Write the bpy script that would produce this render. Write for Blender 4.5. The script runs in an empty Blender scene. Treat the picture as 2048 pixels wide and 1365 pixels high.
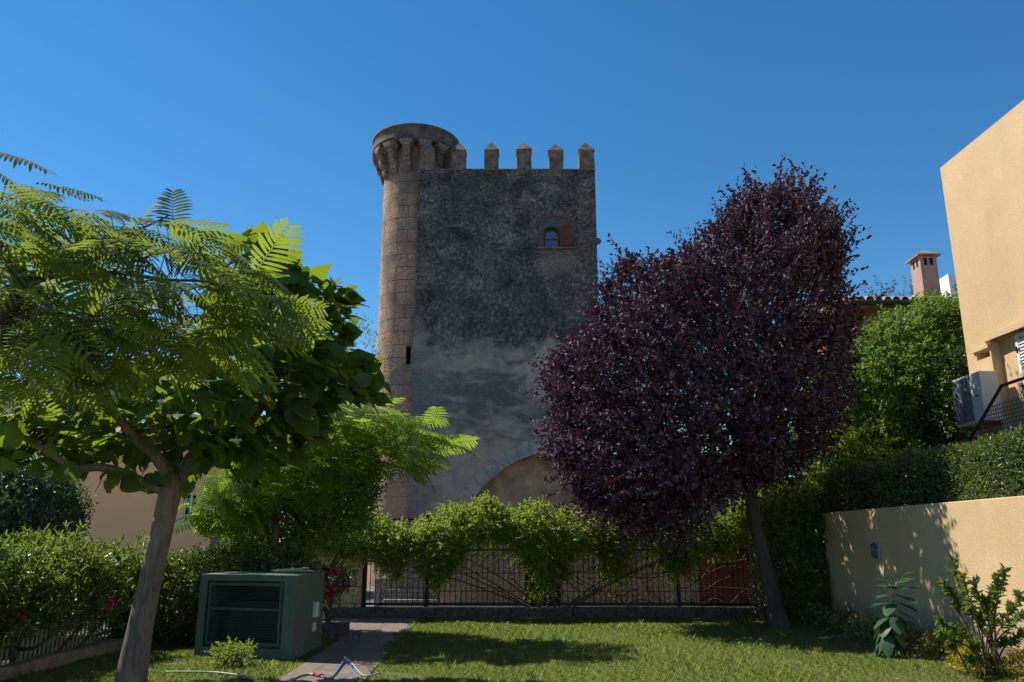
import bpy, bmesh, math, random
import numpy as np
from mathutils import Vector, Matrix
rng = np.random.default_rng(7); random.seed(7)
S = bpy.context.scene; COL = S.collection
# ------------------------------------------------------------------ camera, sky, sun
F, PITCH, H = 1600.0, math.atan(403/1600), 1.6
CP, SP = math.cos(PITCH), math.sin(PITCH)
cam = bpy.data.objects.new('camera', bpy.data.cameras.new('camera')); COL.objects.link(cam)
cam.location = (0, 0, H); cam.rotation_euler = (math.pi/2 + PITCH, 0, 0)
cam.data.sensor_width = 36; cam.data.lens = F/2048*36; cam.data.clip_end = 3000; cam.data.clip_start = .05
S.camera = cam
SUN_EL, SUN_AZ = math.radians(50), math.radians(-66)     # azimuth from +Y towards +X
W = bpy.data.worlds.new('World'); S.world = W; W.use_nodes = True
wn = W.node_tree; sky = wn.nodes.new('ShaderNodeTexSky'); sky.sky_type = 'NISHITA'; sky.sun_disc = False
sky.sun_elevation = SUN_EL; sky.sun_rotation = SUN_AZ; sky.altitude = 300; sky.air_density = 1.0; sky.dust_density = 0; sky.ozone_density = 3
wn.nodes['Background'].inputs[1].default_value = .108
hs_ = wn.nodes.new('ShaderNodeHueSaturation'); hs_.inputs['Saturation'].default_value = 1.3; hs_.inputs['Hue'].default_value = .495
wn.links.new(sky.outputs[0], hs_.inputs['Color']); wn.links.new(hs_.outputs[0], wn.nodes['Background'].inputs[0])
sl = bpy.data.lights.new('sun', 'SUN'); sl.energy = 5.0; sl.angle = math.radians(.5); sl.color = (1, .92, .80)
sun = bpy.data.objects.new('sun', sl); COL.objects.link(sun)
TOSUN = Vector((math.sin(SUN_AZ)*math.cos(SUN_EL), math.cos(SUN_AZ)*math.cos(SUN_EL), math.sin(SUN_EL)))
sun.rotation_euler = TOSUN.to_track_quat('Z', 'Y').to_euler(); sun.location = (0, 0, 30)
S.view_settings.view_transform = 'Standard'; S.view_settings.look = 'None'
S.view_settings.exposure = .4; S.view_settings.gamma = 1

# ------------------------------------------------------------------ helpers
def at(px, py, Y):
    """world point seen at photo pixel (px,py) at depth Y"""
    x = (px-1024)/F; s = (682.5-py)/F
    y = CP-s*SP; z = SP+s*CP; k = Y/y
    return np.array([x*k, Y, H+z*k])
def gnd(px, py, z0=0.):
    x = (px-1024)/F; s = (682.5-py)/F
    y = CP-s*SP; z = SP+s*CP; k = (z0-H)/z
    return np.array([x*k, y*k, z0])
def tag(o, label=None, cat=None, group=None, kind=None):
    if label: o['label'] = label
    if cat: o['category'] = cat
    if group: o['group'] = group
    if kind: o['kind'] = kind
    return o
def empty(name, loc, label, cat, group=None):
    o = bpy.data.objects.new(name, None); COL.objects.link(o); o.location = loc
    o.empty_display_size = .2
    return tag(o, label, cat, group)
def rootloc(p):
    v = Vector((0, 0, 0))
    while p is not None: v += p.location; p = p.parent
    return v
def link(name, me, mat, parent=None):
    o = bpy.data.objects.new(name, me); COL.objects.link(o)
    if parent is not None: o.parent = parent
    if mat is not None: me.materials.append(mat)
    return o
def arr_mesh(name, V, faces, mat, parent=None, smooth=False, uv=None):
    """faces: list of (M,k) int arrays. V in world coordinates"""
    V = np.asarray(V, float).copy(); V -= np.array(rootloc(parent))
    me = bpy.data.meshes.new(name); me.vertices.add(len(V)); me.vertices.foreach_set('co', V.astype(np.float32).ravel())
    faces = [np.asarray(f, np.int32) for f in faces if len(f)]
    loops = np.concatenate([f.ravel() for f in faces]); tot = np.concatenate([np.full(len(f), f.shape[1], np.int32) for f in faces])
    st = np.concatenate([[0], np.cumsum(tot)[:-1]]).astype(np.int32)
    me.loops.add(len(loops)); me.loops.foreach_set('vertex_index', loops)
    me.polygons.add(len(tot)); me.polygons.foreach_set('loop_start', st); me.polygons.foreach_set('loop_total', tot)
    if smooth: me.polygons.foreach_set('use_smooth', np.ones(len(tot), bool))
    if uv is not None:
        l = me.uv_layers.new(name='UVMap'); l.data.foreach_set('uv', np.asarray(uv, np.float32)[loops].ravel())
    me.update(calc_edges=True); me.validate()
    return link(name, me, mat, parent)
class MB:
    """collects boxes, prisms and tubes into one mesh"""
    def __init__(s): s.V = []; s.Fc = []; s.n = 0
    def add(s, V, Fs):
        V = np.asarray(V, float).reshape(-1, 3); s.V.append(V)
        for f in Fs: s.Fc.append(tuple(int(i)+s.n for i in f))
        s.n += len(V); return s
    def box(s, a, b, rot=None, c=None):
        a = np.minimum(a, b)+0.; b = np.maximum(a, b)+0.
        V = np.array([[x, y, z] for x in (a[0], b[0]) for y in (a[1], b[1]) for z in (a[2], b[2])])
        if rot is not None:
            c = V.mean(0) if c is None else np.array(c); R = np.array(rot); V = (V-c)@R.T+c
        return s.add(V, [(0,1,3,2),(4,6,7,5),(0,4,5,1),(2,3,7,6),(0,2,6,4),(1,5,7,3)])
    def prism(s, poly, d):
        """poly: list of 3d points (closed), extruded by vector d"""
        P = np.array(poly, float); n = len(P); V = np.vstack([P, P+np.array(d)])
        return s.add(V, [tuple(range(n))[::-1], tuple(range(n, 2*n))]+[(i, (i+1) % n, n+(i+1) % n, n+i) for i in range(n)])
    def tube(s, pts, r, sides=8, cap=True):
        V, Fs = tube_arr(pts, r, sides)
        s.add(V, Fs)
        if cap: n = len(V); s.Fc.append(tuple(s.n-n+i for i in range(sides))[::-1]); s.Fc.append(tuple(s.n-sides+i for i in range(sides)))
        return s
    def build(s, name, mat, parent=None, smooth=False, bevel=0, recalc=True):
        V = np.vstack(s.V)-np.array(rootloc(parent)); me = bpy.data.meshes.new(name)
        me.from_pydata(V.tolist(), [], s.Fc); me.update()
        bm = bmesh.new(); bm.from_mesh(me)
        if recalc: bmesh.ops.recalc_face_normals(bm, faces=bm.faces)
        if bevel: bmesh.ops.bevel(bm, geom=[e for e in bm.edges if len(e.link_faces) == 2 and e.calc_face_angle(0) > .5], offset=bevel, segments=1, affect='EDGES')
        bm.to_mesh(me); bm.free()
        if smooth:
            for p in me.polygons: p.use_smooth = True
        return link(name, me, mat, parent)
def smoothline(pts, k=6):
    P = np.array(pts, float); n = len(P); out = []
    for i in range(n-1):
        p0, p1, p2, p3 = P[max(i-1, 0)], P[i], P[i+1], P[min(i+2, n-1)]
        for t in np.linspace(0, 1, k, endpoint=False):
            out.append(.5*((2*p1)+(-p0+p2)*t+(2*p0-5*p1+4*p2-p3)*t*t+(-p0+3*p1-3*p2+p3)*t**3))
    out.append(P[-1]); return np.array(out)
def tube_arr(pts, r, sides=6):
    P = np.array(pts, float); n = len(P); r = np.interp(np.linspace(0, 1, n), np.linspace(0, 1, len(np.atleast_1d(r))), np.atleast_1d(r)) if np.ndim(r) else np.full(n, r)
    T = np.gradient(P, axis=0); T /= np.linalg.norm(T, axis=1)[:, None]+1e-9
    u = np.cross(T[0], [0, 0, 1.]); u = u if np.linalg.norm(u) > .1 else np.cross(T[0], [1., 0, 0]); V = []
    for i in range(n):
        u = u-T[i]*np.dot(u, T[i]); u /= np.linalg.norm(u); w = np.cross(T[i], u)
        a = np.arange(sides)*2*np.pi/sides
        V.append(P[i]+r[i]*(np.cos(a)[:, None]*u+np.sin(a)[:, None]*w))
    V = np.vstack(V); Fs = [(i*sides+j, i*sides+(j+1) % sides, (i+1)*sides+(j+1) % sides, (i+1)*sides+j) for i in range(n-1) for j in range(sides)]
    return V, Fs
def boolean_cut(o, cutters):
    for c in cutters:
        m = o.modifiers.new('cut', 'BOOLEAN'); m.operation = 'DIFFERENCE'; m.object = c; m.solver = 'EXACT'
    bpy.context.view_layer.update()
    dg = bpy.context.evaluated_depsgraph_get(); me = bpy.data.meshes.new_from_object(o.evaluated_get(dg))
    o.modifiers.clear(); o.data = me
    for c in cutters: bpy.data.objects.remove(c)
def unit(a): return a/(np.linalg.norm(a, axis=-1, keepdims=True)+1e-9)

# ------------------------------------------------------------------ materials
def mat_new(name):
    m = bpy.data.materials.new(name); m.use_nodes = True; nt = m.node_tree
    b = nt.nodes['Principled BSDF']; return m, nt, b
class NB:
    def __init__(s, nt, obj=True):
        s.nt = nt; t = nt.nodes.new('ShaderNodeTexCoord'); s.co = t.outputs['Object']; s.uv = t.outputs['UV']
    def n(s, typ, ins={}, **kw):
        nd = s.nt.nodes.new(typ)
        for k, v in kw.items(): setattr(nd, k, v)
        for k, v in ins.items():
            i = nd.inputs[k]
            if isinstance(v, bpy.types.NodeSocket): s.nt.links.new(v, i)
            else: i.default_value = v
        return nd
    def scale(s, v, co=None): return s.n('ShaderNodeMapping', {'Vector': co or s.co, 'Scale': v}).outputs[0]
    def noise(s, sc, det=4, rough=.5, co=None, dist=0): return s.n('ShaderNodeTexNoise', {'Vector': co or s.co, 'Scale': sc, 'Detail': det, 'Roughness': rough, 'Distortion': dist}).outputs[0]
    def ramp(s, f, pts, interp='LINEAR'):
        r = s.n('ShaderNodeValToRGB', {'Fac': f}); e = r.color_ramp.elements; r.color_ramp.interpolation = interp
        while len(e) < len(pts): e.new(.5)
        for x, (p, c) in zip(e, pts):
            x.position = p; x.color = (c, c, c, 1) if np.isscalar(c) else (*c, 1)
        return r.outputs[0]
    def mix(s, f, a, b, mode='MIX'):
        nd = s.nt.nodes.new('ShaderNodeMix'); nd.data_type = 'RGBA'; nd.blend_type = mode
        for i, v in ((0, f), (6, a), (7, b)):
            if isinstance(v, bpy.types.NodeSocket): s.nt.links.new(v, nd.inputs[i])
            else: nd.inputs[i].default_value = v if i == 0 else ((*v, 1) if len(v) == 3 else v)
        return nd.outputs[2]
    def math(s, op, a, b=0., c=0.):
        nd = s.n('ShaderNodeMath', operation=op)
        for i, v in enumerate((a, b, c)):
            if isinstance(v, bpy.types.NodeSocket): s.nt.links.new(v, nd.inputs[i])
            else: nd.inputs[i].default_value = v
        return nd.outputs[0]
    def xyz(s, co=None):
        o = s.n('ShaderNodeSeparateXYZ', {'Vector': co or s.co}).outputs; return o[0], o[1], o[2]
    def bump(s, h, st=.3, dist=.05): return s.n('ShaderNodeBump', {'Height': h, 'Strength': st, 'Distance': dist}).outputs[0]
def L(nt, a, b): nt.links.new(a, b)
def plain(name, col, rough=.6, metal=0, var=.25, sc=6, bump=.15, spec=.4):
    m, nt, b = mat_new(name); q = NB(nt)
    n = q.noise(sc, 6, .6); c0 = tuple(x*(1-var) for x in col); c1 = tuple(min(1, x*(1+var)) for x in col)
    L(nt, q.ramp(n, [(.3, c0), (.7, c1)]), b.inputs['Base Color']); b.inputs['Roughness'].default_value = rough
    b.inputs['Metallic'].default_value = metal; b.inputs['Specular IOR Level'].default_value = spec
    if bump: L(nt, q.bump(q.noise(sc*6, 4, .6), bump, .01), b.inputs['Normal'])
    return m
def leafmat(name, cols, trans, gloss=.35, tf=.4, spec=.5):
    m, nt, b = mat_new(name); q = NB(nt)
    g = nt.nodes.new('ShaderNodeNewGeometry'); r = g.outputs['Random Per Island']
    c = q.ramp(r, [(i/(len(cols)-1), x) for i, x in enumerate(cols)])
    big = q.noise(.9, 2, .5); c = q.mix(q.ramp(big, [(.35, 0.), (.65, .35)]), c, q.mix(1., c, (.65, .75, .6), 'MULTIPLY'))
    L(nt, c, b.inputs['Base Color']); b.inputs['Roughness'].default_value = gloss; b.inputs['Specular IOR Level'].default_value = spec
    t = nt.nodes.new('ShaderNodeBsdfTranslucent'); L(nt, q.mix(.35, (*trans,), c), t.inputs[0]) if False else None
    t.inputs[0].default_value = (*trans, 1)
    mx = nt.nodes.new('ShaderNodeMixShader'); mx.inputs[0].default_value = tf
    L(nt, b.outputs[0], mx.inputs[1]); L(nt, t.outputs[0], mx.inputs[2]); L(nt, mx.outputs[0], nt.nodes['Material Output'].inputs[0])
    return m
def bark(name, c0, c1, st=.6):
    m, nt, b = mat_new(name); q = NB(nt); co = q.scale((14, 14, 2.2)); n = q.noise(1.6, 8, .65, co, .6); p = q.noise(1.4, 3)
    c = q.ramp(n, [(.3, c0), (.65, c1)]); c = q.mix(q.ramp(p, [(.45, 0.), (.7, .5)]), c, tuple(x*1.5 for x in c1))
    L(nt, c, b.inputs['Base Color']); b.inputs['Roughness'].default_value = .9; L(nt, q.bump(n, st, .03), b.inputs['Normal']); return m
M = {}
M['plum'] = leafmat('plum_leaf', [(.028,.020,.030),(.058,.040,.060),(.09,.036,.056),(.20,.155,.19),(.045,.034,.047),(.13,.098,.128)], (.10,.018,.032), .6, .17, .25)  # palest mauve-grey entries put the soft sheen of lit leaves into the colour
M['catalpa'] = leafmat('catalpa_leaf', [(.025,.06,.018),(.045,.095,.025),(.06,.12,.03)], (.32,.44,.03), .62, .38, .2)
M['silk'] = leafmat('silk_tree_leaf', [(.035,.075,.03),(.06,.11,.035),(.09,.14,.045),(.13,.15,.05)], (.36,.46,.05), .7, .46, .18)
M['silkfar'] = leafmat('silk_tree_leaf_bright', [(.06,.12,.025),(.09,.17,.03),(.12,.2,.04)], (.40,.56,.05), .7, .5, .12)
M['creeper'] = leafmat('creeper_leaf', [(.07,.13,.025),(.12,.20,.04),(.20,.27,.07)], (.46,.56,.06), .5, .45, .4)
M['climber'] = leafmat('climber_leaf', [(.06,.13,.03),(.10,.2,.05),(.15,.27,.07)], (.34,.5,.05), .42, .32, .5)
M['hedge'] = leafmat('hedge_leaf', [(.045,.085,.025),(.08,.14,.04),(.16,.2,.06)], (.22,.3,.03), .4, .3, .5)
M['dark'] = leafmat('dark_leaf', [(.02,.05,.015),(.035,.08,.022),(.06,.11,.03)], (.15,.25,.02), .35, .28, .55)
M['glossy'] = leafmat('glossy_leaf', [(.05,.085,.05),(.09,.13,.08),(.15,.19,.13)], (.14,.25,.04), .36, .22, .7)
M['oleander'] = leafmat('oleander_leaf', [(.06,.11,.03),(.10,.16,.04),(.16,.21,.06)], (.34,.44,.05), .4, .34, .5)
M['gold'] = leafmat('golden_leaf', [(.12,.14,.02),(.35,.3,.03),(.5,.4,.04)], (.5,.4,.03), .4, .3, .5)
M['varieg'] = leafmat('variegated_leaf', [(.08,.11,.035),(.16,.18,.05),(.42,.36,.10)], (.3,.28,.04), .4, .28, .5)
M['laurel'] = leafmat('laurel_leaf', [(.045,.09,.025),(.08,.14,.04),(.15,.2,.07)], (.28,.4,.04), .4, .3, .5)
M['rubber'] = leafmat('rubber_leaf', [(.03,.08,.04),(.045,.10,.05)], (.1,.2,.03), .5, .12, .3)
M['pink'] = leafmat('pink_bract', [(.5,.01,.10),(.65,.02,.16)], (.7,.02,.15), .6, .4, .2)
M['grass'] = leafmat('grass_blade', [(.12,.195,.05),(.17,.24,.065),(.25,.29,.10),(.42,.38,.20)], (.40,.50,.09), .5, .35, .3)
M['barkgrey'] = bark('grey_bark', (.075,.053,.038), (.23,.175,.13))
M['barkdark'] = bark('dark_bark', (.03,.024,.022), (.075,.06,.052))
M['barkbrown'] = bark('brown_bark', (.06,.04,.028), (.15,.10,.07))
M['stem'] = plain('woody_stem', (.10,.075,.05), .8)
M['iron'] = plain('black_iron', (.012,.014,.016), .5, .3, .2)
M['greenpaint'] = plain('green_paint', (.10,.145,.11), .75, 0, .14, 3, .25)
M['greenmetal'] = plain('green_metal', (.045,.095,.07), .5)
M['dark_in'] = plain('dark_interior', (.012,.012,.012), .9)
M['concrete'] = plain('concrete', (.16,.145,.125), .9, 0, .35, 4, .5)
M['white'] = plain('white_paint', (.75,.76,.76), .5, 0, .06)
M['redwood'] = plain('red_wood', (.13,.02,.014), .6, 0, .3, 8)
M['rust'] = plain('rusty_iron', (.16,.07,.035), .85, 0, .4, 12)
M['railbrown'] = plain('brown_rail', (.06,.03,.025), .5)
M['hosetan'] = plain('tan_hose', (.42,.38,.30), .5, 0, .1)
M['hoseblue'] = plain('blue_hose', (.12,.24,.42), .4, 0, .1)
M['hosegreen'] = plain('green_hose', (.2,.36,.28), .4, 0, .1)
M['redplastic'] = plain('red_plastic', (.6,.04,.03), .4, 0, .05)
M['black'] = plain('black_plastic', (.015,.015,.015), .4)
M['glassdark'] = plain('window_glass', (.10,.14,.22), .06, 0, .05, 2, 0, 1.)
M['tile'] = plain('clay_tile', (.36,.22,.14), .85, 0, .45, 3, .5)
M['plaster_orange'] = plain('orange_plaster', (.40,.16,.07), .85, 0, .15, 3, .3)
M['pinkplaster'] = plain('pink_plaster', (.42,.28,.23), .85, 0, .12, 3, .3)
M['soil'] = plain('soil', (.06,.045,.03), .95, 0, .4, 8, .6)
M['plinth'] = plain('reddish_plinth', (.20,.13,.11), .85, 0, .3, 5, .5)
def yellow_plaster():
    m, nt, b = mat_new('yellow_plaster'); q = NB(nt); n = q.noise(1.3, 5, .6); v = q.noise(.8, 6, .7, q.scale((1, 1, .15)))
    c = q.ramp(n, [(.3, (.60,.42,.22)), (.7, (.68,.485,.265))]); c = q.mix(q.ramp(v, [(.48, 0.), (.72, .45)]), c, (.47,.35,.21)); wz = q.xyz()[2]; ft = q.ramp(q.math('ADD', q.math('MULTIPLY', wz, 1.2), q.math('MULTIPLY', n, -1.1)), [(.0, .6), (.25, 0.)]); c = q.mix(ft, c, (.30,.235,.15)); fn = q.noise(28, 6, .75); c = q.mix(.35, c, q.ramp(fn, [(.35, .72), (.65, 1.1)]), 'MULTIPLY')
    L(nt, c, b.inputs['Base Color']); b.inputs['Roughness'].default_value = .9
    L(nt, q.bump(q.noise(45, 5, .75), .55, .02), b.inputs['Normal']); return m
M['yellow'] = yellow_plaster()
M['peach'] = plain('peach_plaster', (.95,.50,.23), .9, 0, .06, 1.2, .15)
def ashlar(name, c0, c1, cm, bw, bh, off=(0,0,0), st=.5, useuv=False, extra=None):
    m, nt, b = mat_new(name); q = NB(nt)
    if useuv: co = q.uv
    else:
        x, y, z = q.xyz(); co = q.n('ShaderNodeCombineXYZ', {0: q.math('ADD', x, y), 1: z}).outputs[0]
    w = q.n('ShaderNodeTexNoise', {'Vector': co, 'Scale': 1.6, 'Detail': 2}).outputs[1]
    co2 = q.n('ShaderNodeMix', {0: .035, 4: co, 5: w}, data_type='VECTOR').outputs[1]
    br = q.n('ShaderNodeTexBrick', {'Vector': co2, 'Color1': (*c0, 1), 'Color2': (*c1, 1), 'Mortar': (*cm, 1), 'Scale': 1., 'Mortar Size': .012, 'Mortar Smooth': .3, 'Bias': 0., 'Brick Width': bw, 'Row Height': bh})
    br.offset = .5; n = q.noise(14, 8, .7); big = q.noise(.7, 5, .65)
    c = q.mix(.85, br.outputs[0], q.ramp(n, [(.38, .35), (.6, 1.25)]), 'MULTIPLY')
    if extra: c = extra(q, c, big, n)
    L(nt, c, b.inputs['Base Color']); b.inputs['Roughness'].default_value = .93; b.inputs['Specular IOR Level'].default_value = .2
    hgt = q.math('SUBTRACT', q.math('MULTIPLY', n, .5), br.outputs[1])
    L(nt, q.bump(hgt, st, .05), b.inputs['Normal']); return m
def turret_extra(q, c, big, n):
    z = q.n('ShaderNodeSeparateXYZ', {0: q.co}).outputs[2]
    st = q.noise(1.1, 8, .72, q.scale((1, 1, .4)))
    c = q.mix(q.ramp(st, [(.44, 0.), (.58, .74)]), c, (.17,.145,.125))
    up = q.ramp(q.math('DIVIDE', q.math('ADD', z, q.math('MULTIPLY', st, 4.)), 24.), [(.70, 0.), (.86, .5)])
    c = q.mix(up, c, (.15,.13,.115))
    low = q.ramp(q.math('DIVIDE', q.math('ADD', z, q.math('MULTIPLY', big, 2.)), 10.), [(.42, 1.), (.50, 0.)])
    return q.mix(low, c, q.ramp(n, [(.3, (.34,.225,.16)), (.7, (.56,.39,.28))]))
M['turret'] = ashlar('turret_stone', (.60,.35,.215), (.46,.33,.23), (.17,.12,.085), .85, .54, useuv=True, st=.9, extra=turret_extra)
M['dressed'] = ashlar('dressed_stone', (.34,.235,.17), (.20,.16,.13), (.08,.07,.06), .7, .4, st=.7)
M['merlon'] = plain('merlon_stone', (.16,.115,.09), .95, 0, .65, 3.5, .9)
M['parapet'] = plain('dark_parapet_stone', (.105,.09,.08), .95, 0, .7, 2.5, .9)
M['tanwall'] = ashlar('tan_blocks', (.46,.34,.22), (.36,.28,.19), (.10,.08,.06), .8, .42, st=.5)
M['tanrender'] = ashlar('sandstone_courses', (.56,.40,.25), (.48,.35,.22), (.18,.13,.09), 2.6, .33, st=.25)
M['kerb'] = ashlar('kerb_stone', (.13,.115,.10), (.10,.09,.08), (.04,.035,.03), 1.3, .5, st=.4)
M['greyashlar'] = ashlar('grey_ashlar', (.30,.26,.22), (.25,.22,.19), (.14,.12,.10), 1.2, .35, st=.3)
M['paving'] = ashlar('paving', (.20,.165,.135), (.17,.14,.115), (.09,.075,.06), .5, .5, st=.25)
def paving():
    m, nt, b = mat_new('paving_slabs'); q = NB(nt)
    br = q.n('ShaderNodeTexBrick', {'Vector': q.co, 'Color1': (.22,.175,.14,1), 'Color2': (.18,.145,.12,1), 'Mortar': (.09,.075,.06,1), 'Scale': 1., 'Mortar Size': .008, 'Brick Width': .5, 'Row Height': .5})
    br.offset = 0; n = q.noise(5, 8, .7); c = q.mix(.6, br.outputs[0], q.ramp(n, [(.3, .5), (.7, 1.2)]), 'MULTIPLY')
    L(nt, c, b.inputs['Base Color']); b.inputs['Roughness'].default_value = .9
    L(nt, q.bump(q.math('SUBTRACT', n, br.outputs[1]), .3, .02), b.inputs['Normal']); return m
M['paving'] = paving()
def lawn_soil():
    m, nt, b = mat_new('lawn_ground'); q = NB(nt); n = q.noise(.8, 5, .6); f = q.noise(30, 5, .7)
    c = q.ramp(n, [(.3, (.07,.105,.03)), (.7, (.14,.14,.06))]); c = q.mix(.6, c, q.ramp(f, [(.3, .4), (.7, 1.3)]), 'MULTIPLY')
    L(nt, c, b.inputs['Base Color']); b.inputs['Roughness'].default_value = .95; return m
M['lawn'] = lawn_soil()
def ground_mat():
    m, nt, b = mat_new('street_ground'); q = NB(nt); n = q.noise(.4, 6, .6)
    L(nt, q.ramp(n, [(.3, (.13,.11,.09)), (.7, (.2,.175,.145))]), b.inputs['Base Color']); b.inputs['Roughness'].default_value = .95; return m
M['ground'] = ground_mat()
TX, TY = -.2, 31.      # tower root
def facade():
    m, nt, b = mat_new('weathered_plaster'); q = NB(nt); x, y, z = q.xyz()
    n_f = q.noise(7, 10, .82); n_m = q.noise(2.2, 8, .7); n_l = q.noise(.45, 5, .6); vert = q.noise(1.8, 8, .7, q.scale((1.6, 1, .45)))
    spk = q.noise(22, 4, .7)
    n_c = q.noise(1.0, 9, .68, None, .5)
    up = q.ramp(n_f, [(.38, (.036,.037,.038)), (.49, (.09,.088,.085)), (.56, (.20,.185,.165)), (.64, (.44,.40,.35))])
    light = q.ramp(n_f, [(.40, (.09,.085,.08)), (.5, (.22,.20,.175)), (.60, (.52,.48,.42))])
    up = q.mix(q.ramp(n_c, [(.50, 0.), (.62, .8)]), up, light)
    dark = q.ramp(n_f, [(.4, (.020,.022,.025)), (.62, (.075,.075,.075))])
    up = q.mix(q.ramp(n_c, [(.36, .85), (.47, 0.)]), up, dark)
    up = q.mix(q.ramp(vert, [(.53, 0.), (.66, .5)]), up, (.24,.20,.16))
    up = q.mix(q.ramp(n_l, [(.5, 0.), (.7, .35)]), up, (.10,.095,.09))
    bd = q.noise(.55, 6, .65, q.scale((.5, 1, 1.1)), .3)
    up = q.mix(q.ramp(bd, [(.42, .6), (.56, 0.)]), up, q.mix(1., up, (.45,.47,.5), 'MULTIPLY'))
    # smooth render of the lower part
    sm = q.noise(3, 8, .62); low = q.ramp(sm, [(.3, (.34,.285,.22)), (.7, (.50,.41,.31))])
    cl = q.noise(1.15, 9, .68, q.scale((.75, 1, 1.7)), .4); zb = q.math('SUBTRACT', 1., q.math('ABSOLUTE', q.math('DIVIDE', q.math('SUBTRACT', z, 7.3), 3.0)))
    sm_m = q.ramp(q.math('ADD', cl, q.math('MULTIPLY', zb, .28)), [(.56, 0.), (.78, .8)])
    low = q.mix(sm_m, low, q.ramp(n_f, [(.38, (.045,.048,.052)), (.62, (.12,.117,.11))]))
    # pale repair patch
    dx = q.math('DIVIDE', q.math('SUBTRACT', x, 2.2), 1.7); dz = q.math('DIVIDE', q.math('SUBTRACT', z, 8.1), 1.5)
    rad = q.math('ADD', q.math('ADD', q.math('MULTIPLY', dx, dx), q.math('MULTIPLY', dz, dz)), q.math('MULTIPLY', q.math('SUBTRACT', n_m, .5), 3.2))
    low = q.mix(q.ramp(rad, [(.75, 1.), (1.0, 0.)]), low, (.46,.37,.28))
    # quoin stones at the left corner
    cb = q.n('ShaderNodeCombineXYZ', {0: x, 1: z}).outputs[0]
    br = q.n('ShaderNodeTexBrick', {'Vector': cb, 'Color1': (.14,.16,.16,1), 'Color2': (.23,.22,.20,1), 'Mortar': (.04,.042,.045,1), 'Scale': 1., 'Mortar Size': .012, 'Mortar Smooth': 1., 'Brick Width': .9, 'Row Height': .62})
    row = q.math('FRACT', q.math('MULTIPLY', z, 1/1.24)); edge = q.math('ADD', q.math('ADD', -3.05, q.math('MULTIPLY', q.math('GREATER_THAN', row, .5), .42)), q.math('MULTIPLY', q.math('SUBTRACT', n_m, .5), 1.1))
    qm = q.ramp(q.math('MULTIPLY', q.math('SUBTRACT', edge, x), 3.), [(.0, 0.), (.6, 1.)])
    quo = q.mix(.7, br.outputs[0], q.ramp(n_f, [(.3, .5), (.7, 1.35)]), 'MULTIPLY')
    low = q.mix(q.math('MULTIPLY', qm, q.ramp(n_m, [(.35, .95), (.6, .45)])), low, quo)
    # patch under the window
    pm = q.math('MULTIPLY', q.ramp(q.math('ABSOLUTE', q.math('SUBTRACT', x, 1.85)), [(.55, 1.), (.8, 0.)]), q.ramp(q.math('ABSOLUTE', q.math('SUBTRACT', q.math('ADD', z, q.math('MULTIPLY', n_m, .8)), 13.15)), [(.42, 1.), (.7, 0.)]))
    up = q.mix(q.math('MULTIPLY', pm, .9), up, q.mix(.5, (.25,.205,.165), up))
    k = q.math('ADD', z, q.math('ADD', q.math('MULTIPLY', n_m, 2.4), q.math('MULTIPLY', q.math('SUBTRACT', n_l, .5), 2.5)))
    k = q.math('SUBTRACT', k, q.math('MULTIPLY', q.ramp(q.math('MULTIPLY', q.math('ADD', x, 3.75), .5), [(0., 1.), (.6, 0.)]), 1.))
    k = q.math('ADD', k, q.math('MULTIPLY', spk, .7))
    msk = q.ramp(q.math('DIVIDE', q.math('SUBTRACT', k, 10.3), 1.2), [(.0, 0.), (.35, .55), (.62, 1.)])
    c = q.mix(msk, low, up); L(nt, c, b.inputs['Base Color']); b.inputs['Roughness'].default_value = .95; b.inputs['Specular IOR Level'].default_value = .15
    hh = q.math('MULTIPLY', n_f, q.math('ADD', .15, q.math('MULTIPLY', msk, .85)))
    L(nt, q.bump(hh, .9, .09), b.inputs['Normal']); return m
M['facade'] = facade()
M['brownrender'] = plain('brown_render', (.42,.30,.19), .95, 0, .5, 1.3, .5)
M['vouss'] = plain('blue_grey_stone', (.36,.35,.325), .9, 0, .35, 3, .5)
M['surround'] = plain('grey_surround', (.075,.085,.085), .9, 0, .25, 4, .3)
M['acbody'] = plain('ac_casing', (.50,.49,.46), .5, 0, .05, 3, .05)
M['acgrille'] = plain('ac_grille', (.09,.11,.13), .5, 0, .6, 9, .1)

# ------------------------------------------------------------------ leaf instancing
def frames(A, Nrm):
    A = unit(A); Sd = unit(np.cross(A, Nrm)); N2 = np.cross(Sd, A); return A, Sd, N2
def instance(tmplV, tmplF, P, A, Nrm, L_, W_=None):
    """copies of a template (u along A, v sideways, w along the normal) baked into arrays"""
    n = len(P); k = len(tmplV); A, Sd, N2 = frames(A, Nrm); L_ = np.broadcast_to(L_, n); W_ = L_ if W_ is None else np.broadcast_to(W_, n)
    V = P[:, None, :]+(tmplV[None, :, 0]*L_[:, None])[..., None]*A[:, None, :]+(tmplV[None, :, 1]*W_[:, None])[..., None]*Sd[:, None, :]+(tmplV[None, :, 2]*L_[:, None])[..., None]*N2[:, None, :]
    Fs = []
    for f in tmplF:
        f = np.array(f); Fs.append((f[None]+(np.arange(n)*k)[:, None, None]).reshape(-1, f.shape[1]))
    return V.reshape(-1, 3), Fs
def merge(parts):
    V = []; Fs = []; o = 0
    for v, fs in parts:
        V.append(v); Fs += [np.asarray(f)+o for f in fs]; o += len(v)
    return np.vstack(V), Fs
OVAL = (np.array([[0,0,0],[.3,-.5,.09],[.72,-.36,.05],[1,0,-.12],[.72,.36,.05],[.3,.5,.09],[.5,0,-.02]]), [[(0,1,2,3),(0,3,4,5)]])
OVAL = (np.array([[0,0,0],[.3,-.5,.12],[.72,-.36,.07],[1,0,-.12],[.72,.36,.07],[.3,.5,.12]]), [[(0,1,2,3),(0,3,4,5)]])
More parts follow.
